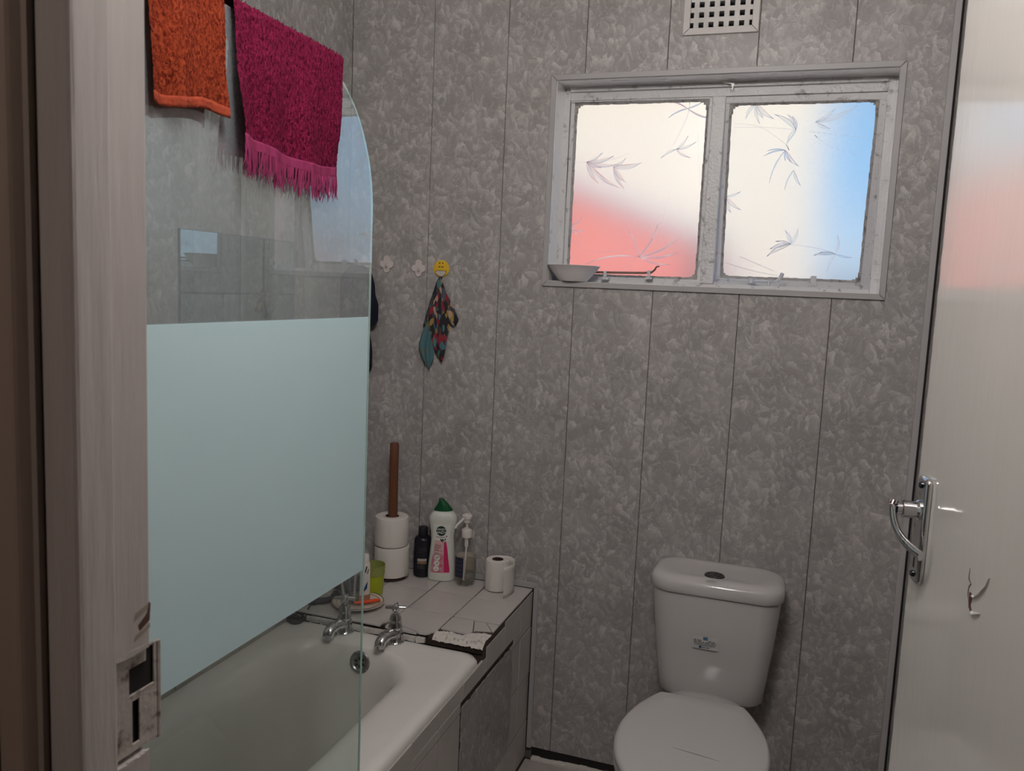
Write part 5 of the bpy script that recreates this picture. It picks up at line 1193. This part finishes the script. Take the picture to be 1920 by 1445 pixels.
lobe(mb, [(-1.335, gy_, 1.512), (-1.335, gy_, 1.49), (-1.336, gy_, 1.44), (-1.334, gy_, 1.385), (-1.331, gy_, 1.335), (-1.329, gy_, 1.318)], [0.020, 0.046, 0.060, 0.066, 0.068, 0.060], 0.7, 7, 0.42, 48, 0.10)
mb.build('upper_folds', NAVY, gm, smooth=80)
mb = MB(); lobe(mb, [(-1.337, gy_ + 0.004, 1.34), (-1.337, gy_ + 0.004, 1.28), (-1.334, gy_ + 0.004, 1.225), (-1.331, gy_ + 0.004, 1.185), (-1.336, gy_ + 0.004, 1.165)], [0.046, 0.050, 0.055, 0.057, 0.034], 2.7, 6, 0.40, 48, 0.10)
mb.build('lower_folds', NAVY, gm, smooth=80)

# ------------------------------------------------------------------ bowl on the sill
bwx, bwy, bwz = -0.630, 2.418, 1.4885
tag(MB().lathe([(0.0001, 0.002), (0.036, 0.002), (0.038, 0.0), (0.041, 0.0), (0.047, 0.006), (0.064, 0.026), (0.078, 0.0445), (0.0805, 0.046), (0.0795, 0.047), (0.0765, 0.0455), (0.062, 0.028), (0.045, 0.009), (0.036, 0.005), (0.0001, 0.005)], (bwx, bwy, bwz), 48, None, False, False).build('white_bowl', BOWL, origin=(bwx, bwy, bwz)), 'shallow white bowl on the window sill below the red pane', 'bowl')

# ------------------------------------------------------------------ toilet
tox = -0.137
to_ = thing('toilet', 'white close-coupled toilet with its lid down below the window', 'toilet', (tox, 2.05, ZF))
def tank_ring(cx, hx_, yb, yf, r, z, bulge=0.0, n=7):
    cy_, hy_ = (yb + yf) / 2, (yb - yf) / 2; o = []
    for x, y in rrect(cx, cy_, hx_, hy_, r, n):
        k = 1 - ((x - cx) / hx_) ** 2
        o.append((x, y - (bulge * k if y < cy_ else 0), z))
    return o
TB = YB - 0.006
rings = [tank_ring(tox, 0.095, TB, 2.262, 0.03, 0.340), tank_ring(tox, 0.128, TB, 2.244, 0.04, 0.344), tank_ring(tox, 0.143, TB, 2.236, 0.045, 0.358, 0.004), tank_ring(tox, 0.150, TB, 2.230, 0.048, 0.42, 0.006), tank_ring(tox, 0.161, TB, 2.218, 0.050, 0.52, 0.008),
         tank_ring(tox, 0.170, TB, 2.210, 0.052, 0.62, 0.010), tank_ring(tox, 0.172, TB, 2.208, 0.052, 0.6545, 0.010)]
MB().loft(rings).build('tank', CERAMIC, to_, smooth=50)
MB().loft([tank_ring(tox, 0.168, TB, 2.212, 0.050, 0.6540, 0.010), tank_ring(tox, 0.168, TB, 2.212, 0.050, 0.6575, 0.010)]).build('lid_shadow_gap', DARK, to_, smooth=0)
L_ = [tank_ring(tox, 0.176, TB + 0.002, 2.206, 0.055, 0.6570, 0.014), tank_ring(tox, 0.179, TB + 0.003, 2.203, 0.058, 0.660, 0.014), tank_ring(tox, 0.179, TB + 0.003, 2.203, 0.060, 0.683, 0.014), tank_ring(tox, 0.176, TB + 0.001, 2.207, 0.060, 0.692, 0.013),
      tank_ring(tox, 0.168, TB - 0.006, 2.217, 0.058, 0.6985, 0.012), tank_ring(tox, 0.155, TB - 0.016, 2.230, 0.056, 0.7010, 0.010), tank_ring(tox, 0.130, TB - 0.030, 2.245, 0.055, 0.6995, 0.008), tank_ring(tox, 0.08, TB - 0.05, 2.265, 0.04, 0.6975, 0.004), tank_ring(tox, 0.01, TB - 0.075, 2.30, 0.005, 0.6970, 0)]
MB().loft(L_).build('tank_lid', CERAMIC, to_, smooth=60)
fbx, fby, fbz = -0.145, 2.262, 0.6968
fb = MB().lathe([(0.0275, 0), (0.0275, 0.003), (0.0255, 0.0052), (0.0185, 0.0058), (0.0180, 0.0045), (0.0001, 0.0045)], (fbx, fby, fbz), 36, None, True, False).build('flush_button', DARK_CHROME, to_)
for nm, side in (('full_flush', 1), ('half_flush', -1)):
    P = []
    for i in range(13):
        t = -PI / 2 + PI * i / 12; P.append((0.0168 * math.cos(t), 0.0168 * math.sin(t)))
    inner = [(0.0030 * math.sin(PI * k / 6), 0.0168 - 0.0336 * k / 6) for k in range(1, 6)]
    pts = [(0.0006 + a, b) for a, b in P] + [(0.0012 + a, b) for a, b in inner] if side > 0 else [(-0.0006 - a, b) for a, b in P][::-1] + [(-0.0004 + 0.0030 * math.sin(PI * k / 6), -0.0168 + 0.0336 * k / 6) for k in range(1, 6)][::-1][::-1]
    if side < 0: pts = [(-0.0168 * math.cos(-PI / 2 + PI * i / 12) - 0.0006, 0.0168 * math.sin(-PI / 2 + PI * i / 12)) for i in range(13)] + [(-0.0010 + 0.0030 * math.sin(PI * k / 6), 0.0168 - 0.0336 * k / 6) for k in range(1, 6)]
    MB().prism(pts, lambda u, v, d: (fbx + u, fby + v, fbz + d), 0.0046, 0.0066 if side > 0 else 0.0060).build(nm, DARK_CHROME, fb, smooth=30, bevel=0.0006)
# stickers
SL_ = lambda e_: (lambda u, v: (-0.147 + u, 2.2085 + v, 0.7004 + e_ - 0.0004 * (v * 30)))
mb = MB(); small_print(mb, -0.013, 0.013, 0.0030, 0.0026, SL_(0.0012), 1)
for k, (a, b) in enumerate(((-0.013, 0.010), (-0.015, 0.012), (-0.012, -0.002))): small_print(mb, a, b, -0.0030 - 0.0042 * k, 0.0030, SL_(0.0012), k)
mb.build('lid_print', INK_GREY, to_, smooth=0)['kind'] = 'stuff'
def ST(e_):
    def S(u, v):
        z = 0.525 + v; x = -0.1535 + u
        t = (z - 0.52) / 0.10; yf = 2.218 - 0.008 * t - (0.008 + 0.002 * t) * (1 - ((x - tox) / 0.162) ** 2)
        return (x, yf - e_, z)
    return S
patch(MB(), -0.0335, 0.0335, -0.0185, 0.0185, ST(0.0006), 8, 3).build('sticker', STICKER, to_)
patch(MB(), -0.0055, 0.0065, 0.0085, 0.0175, ST(0.0010), 2, 2).build('sticker_square', TEAL_INK, to_)
patch(MB(), -0.0155, -0.0085, -0.0165, -0.0095, ST(0.0010), 2, 2).build('sticker_square', BLUE_INK, to_)
mb = MB(); small_print(mb, -0.0300, -0.0065, 0.0060, 0.0034, ST(0.0010), 1); small_print(mb, 0.0075, 0.0300, 0.0060, 0.0034, ST(0.0010), 2); small_print(mb, -0.0300, 0.0300, 0.0012, 0.0032, ST(0.0010), 3); mb.build('sticker_lettering', INK, to_, smooth=0)['kind'] = 'stuff'
mb = MB()
for k, (a, b) in enumerate(((-0.030, 0.029), (-0.029, 0.031), (-0.028, 0.028))): small_print(mb, a, b, -0.0026 - 0.0025 * k, 0.0019, ST(0.0010), 10 + k, 0.15)
mb.build('sticker_small_print', INK_GREY, to_, smooth=0)['kind'] = 'stuff'
mb = MB(); small_print(mb, -0.0070, 0.0130, -0.0130, 0.0032, ST(0.0010), 4); mb.build('sticker_name', BLUE_INK, to_, smooth=0)['kind'] = 'stuff'
# seat, lid and bowl
half = [(0.0, 2.096), (0.060, 2.096), (0.100, 2.095), (0.110, 2.090), (0.134, 2.045), (0.158, 1.985), (0.1725, 1.925), (0.177, 1.865), (0.172, 1.805), (0.156, 1.745), (0.128, 1.695), (0.090, 1.660), (0.045, 1.642), (0.0, 1.636)]
def outline(k, grow=0.0):
    H = [Vector((a, b, 0)) for a, b in half]; S_ = spline(H, 3); cyy = 1.87; pts = []
    for p in S_: pts.append((p.x, p.y))
    full = pts + [(-a, b) for a, b in reversed(pts[1:-1])]
    return [(tox - 0.006 + a * k + (grow * a / 0.177), cyy + (b - cyy) * k + grow * (b - cyy) / 0.23) for a, b in full]
def seat_ring(k, z, grow=0.0): return [(a, b, z) for a, b in outline(k, grow)]
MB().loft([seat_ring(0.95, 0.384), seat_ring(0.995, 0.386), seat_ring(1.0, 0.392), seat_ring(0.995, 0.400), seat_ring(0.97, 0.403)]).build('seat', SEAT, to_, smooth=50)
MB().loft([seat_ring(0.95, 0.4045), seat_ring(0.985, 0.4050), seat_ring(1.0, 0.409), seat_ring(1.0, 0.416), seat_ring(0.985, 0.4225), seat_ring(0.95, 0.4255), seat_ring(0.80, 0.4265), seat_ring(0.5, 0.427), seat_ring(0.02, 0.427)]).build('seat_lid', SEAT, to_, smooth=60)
scr = MB()
for k in range(26):
    t = k / 25; u, w = -0.055 + 0.105 * t, 0.0016 * math.sin(PI * t) + 0.0002
    x = tox + u + 0.01; y = 1.822 - 0.016 * t
    scr.add([(x, y - w, 0.42675), (x + 0.0043, y - w - 0.0006, 0.42675), (x + 0.0043, y + w - 0.0006, 0.42735), (x, y + w, 0.42735)], [(0, 1, 2, 3)])
scr.build('scuff_mark', INK_GREY, to_, smooth=0)
for q in (-1, 1): MB().tube([(tox - 0.006 + q * 0.075 - 0.02, 2.086, 0.400), (tox - 0.006 + q * 0.075 + 0.02, 2.086, 0.400)], 0.010, 14).box(tox - 0.006 + q * 0.075 - 0.014, tox - 0.006 + q * 0.075 + 0.014, 2.076, 2.105, 0.372, 0.398).build('hinge', SEAT, to_, smooth=30)
def bowl_ring(sx_, yb, yf, z, n=40):
    o = []; cy_ = (yb + yf) / 2; hy_ = (yb - yf) / 2
    for i in range(n):
        a = 2 * PI * i / n; s_ = math.sin(a); k = 1.0 if s_ < 0 else 1.0 + 0.12 * s_
        o.append((tox - 0.006 + sx_ * math.copysign(abs(math.cos(a)) ** 0.8, math.cos(a)) * (1 if s_ < 0.3 else 1 - 0.15 * (s_ - 0.3)), cy_ + hy_ * s_, z))
    return o
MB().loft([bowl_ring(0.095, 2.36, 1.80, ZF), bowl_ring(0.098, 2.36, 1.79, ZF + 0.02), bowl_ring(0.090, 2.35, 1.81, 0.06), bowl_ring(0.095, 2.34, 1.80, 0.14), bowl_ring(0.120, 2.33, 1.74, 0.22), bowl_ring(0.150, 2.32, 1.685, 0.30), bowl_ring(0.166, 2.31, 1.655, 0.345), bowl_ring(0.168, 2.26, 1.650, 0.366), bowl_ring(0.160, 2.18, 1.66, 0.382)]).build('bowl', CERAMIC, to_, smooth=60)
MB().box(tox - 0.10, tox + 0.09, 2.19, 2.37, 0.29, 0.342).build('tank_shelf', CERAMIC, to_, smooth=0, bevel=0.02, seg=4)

# ------------------------------------------------------------------ outside
struct(MB().box(-40, 80, 2.70, 90, -0.6, -0.5).build('ground_outside', mat('pale_concrete_yard', (0.60, 0.55, 0.47), 0.95, var=0.1, vscale=0.6), smooth=0), 'pale concrete yard outside the window')
RED = mat('red_roof_sheet', (0.86, 0.17, 0.08), 0.6, var=0.1, vscale=2)
CREAM_W = mat('sunlit_cream_wall', (0.84, 0.70, 0.52), 0.8, var=0.04, vscale=1.5)
GREY_W = mat('pale_grey_wall', (0.60, 0.59, 0.58), 0.8, var=0.05)
hr = thing('red_shed', 'red gabled outbuilding blurred behind the closed pane', 'building', (-3.0, 7.5, -0.5))
MB().prism([(-5.2, -0.5), (-0.85, -0.5), (-0.85, 1.98), (-2.2, 2.58), (-5.2, 3.6)], fXZ, 7.0, 9.5).build('wall', RED, hr, smooth=0)
MB().prism([(-0.70, 1.90), (-0.70, 2.00), (-5.3, 3.75), (-5.3, 3.65)], fXZ, 6.9, 9.6).build('roof', mat('white_roof_edge', (0.6, 0.58, 0.56), 0.6), hr, smooth=0)
hc = thing('cream_house', 'tall sunlit cream house wall blurred behind both panes', 'building', (-1.2, 10.5, -0.5))
MB().box(-3.6, 0.20, 10.0, 14.0, -0.5, 4.3).build('wall', CREAM_W, hc, smooth=0)
MB().box(-3.8, 0.30, 9.9, 14.2, 4.3, 4.45).build('roof', GREY_W, hc, smooth=0)
MB().box(-0.4, 2.6, 16.0, 16.2, -0.5, 1.9).build('garden_wall', GREY_W, hc, smooth=0)
def tree(x, y, h, r, label, seed):
    t = thing('tree', label, 'tree', (x, y, -0.5), 'trees across the road'); random.seed(seed)
    MB().tube([(x, y, -0.5), (x + 0.1, y, h * 0.4), (x, y + 0.1, h * 0.75)], [0.18, 0.14, 0.06], 8).build('trunk', CHIP_WOOD, t)
    mb = MB()
    for k in range(420):
        d = Vector((random.gauss(0, 1), random.gauss(0, 1), random.gauss(0, 0.8))).normalized() * r * random.uniform(0.55, 1.0); p = Vector((x, y, h * 0.72)) + d
        a = Vector((random.gauss(0, 1), random.gauss(0, 1), random.gauss(0, 1))).normalized() * 0.28; b = a.cross(d).normalized() * 0.16
        mb.add([p - a, p + b, p + a, p - b], [(0, 1, 2, 3)])
    o = mb.build('foliage', mat('tree_leaves', (0.07, 0.12, 0.025), 0.8, var=0.5, vscale=2) if 'tree_leaves' not in bpy.data.materials else bpy.data.materials['tree_leaves'], t, smooth=0, weld=False); o['kind'] = 'stuff'
tree(25.5, 44.5, 4.6, 1.5, 'round green tree beyond the far red roof', 1); tree(31.5, 45.5, 3.8, 1.3, 'lower green tree further along the road', 2)
fr2 = thing('far_house', 'distant low house with a red roof beyond the open sash', 'building', (27, 36, -0.5))
MB().box(22.5, 31.5, 36, 40, -0.5, 1.75).build('wall', CREAM_W, fr2, smooth=0)
MB().prism([(35.7, 1.7), (40.3, 1.7), (38.0, 2.75)], lambda u, v, d: (d, u, v), 22.2, 31.8).build('roof', RED, fr2, smooth=0)
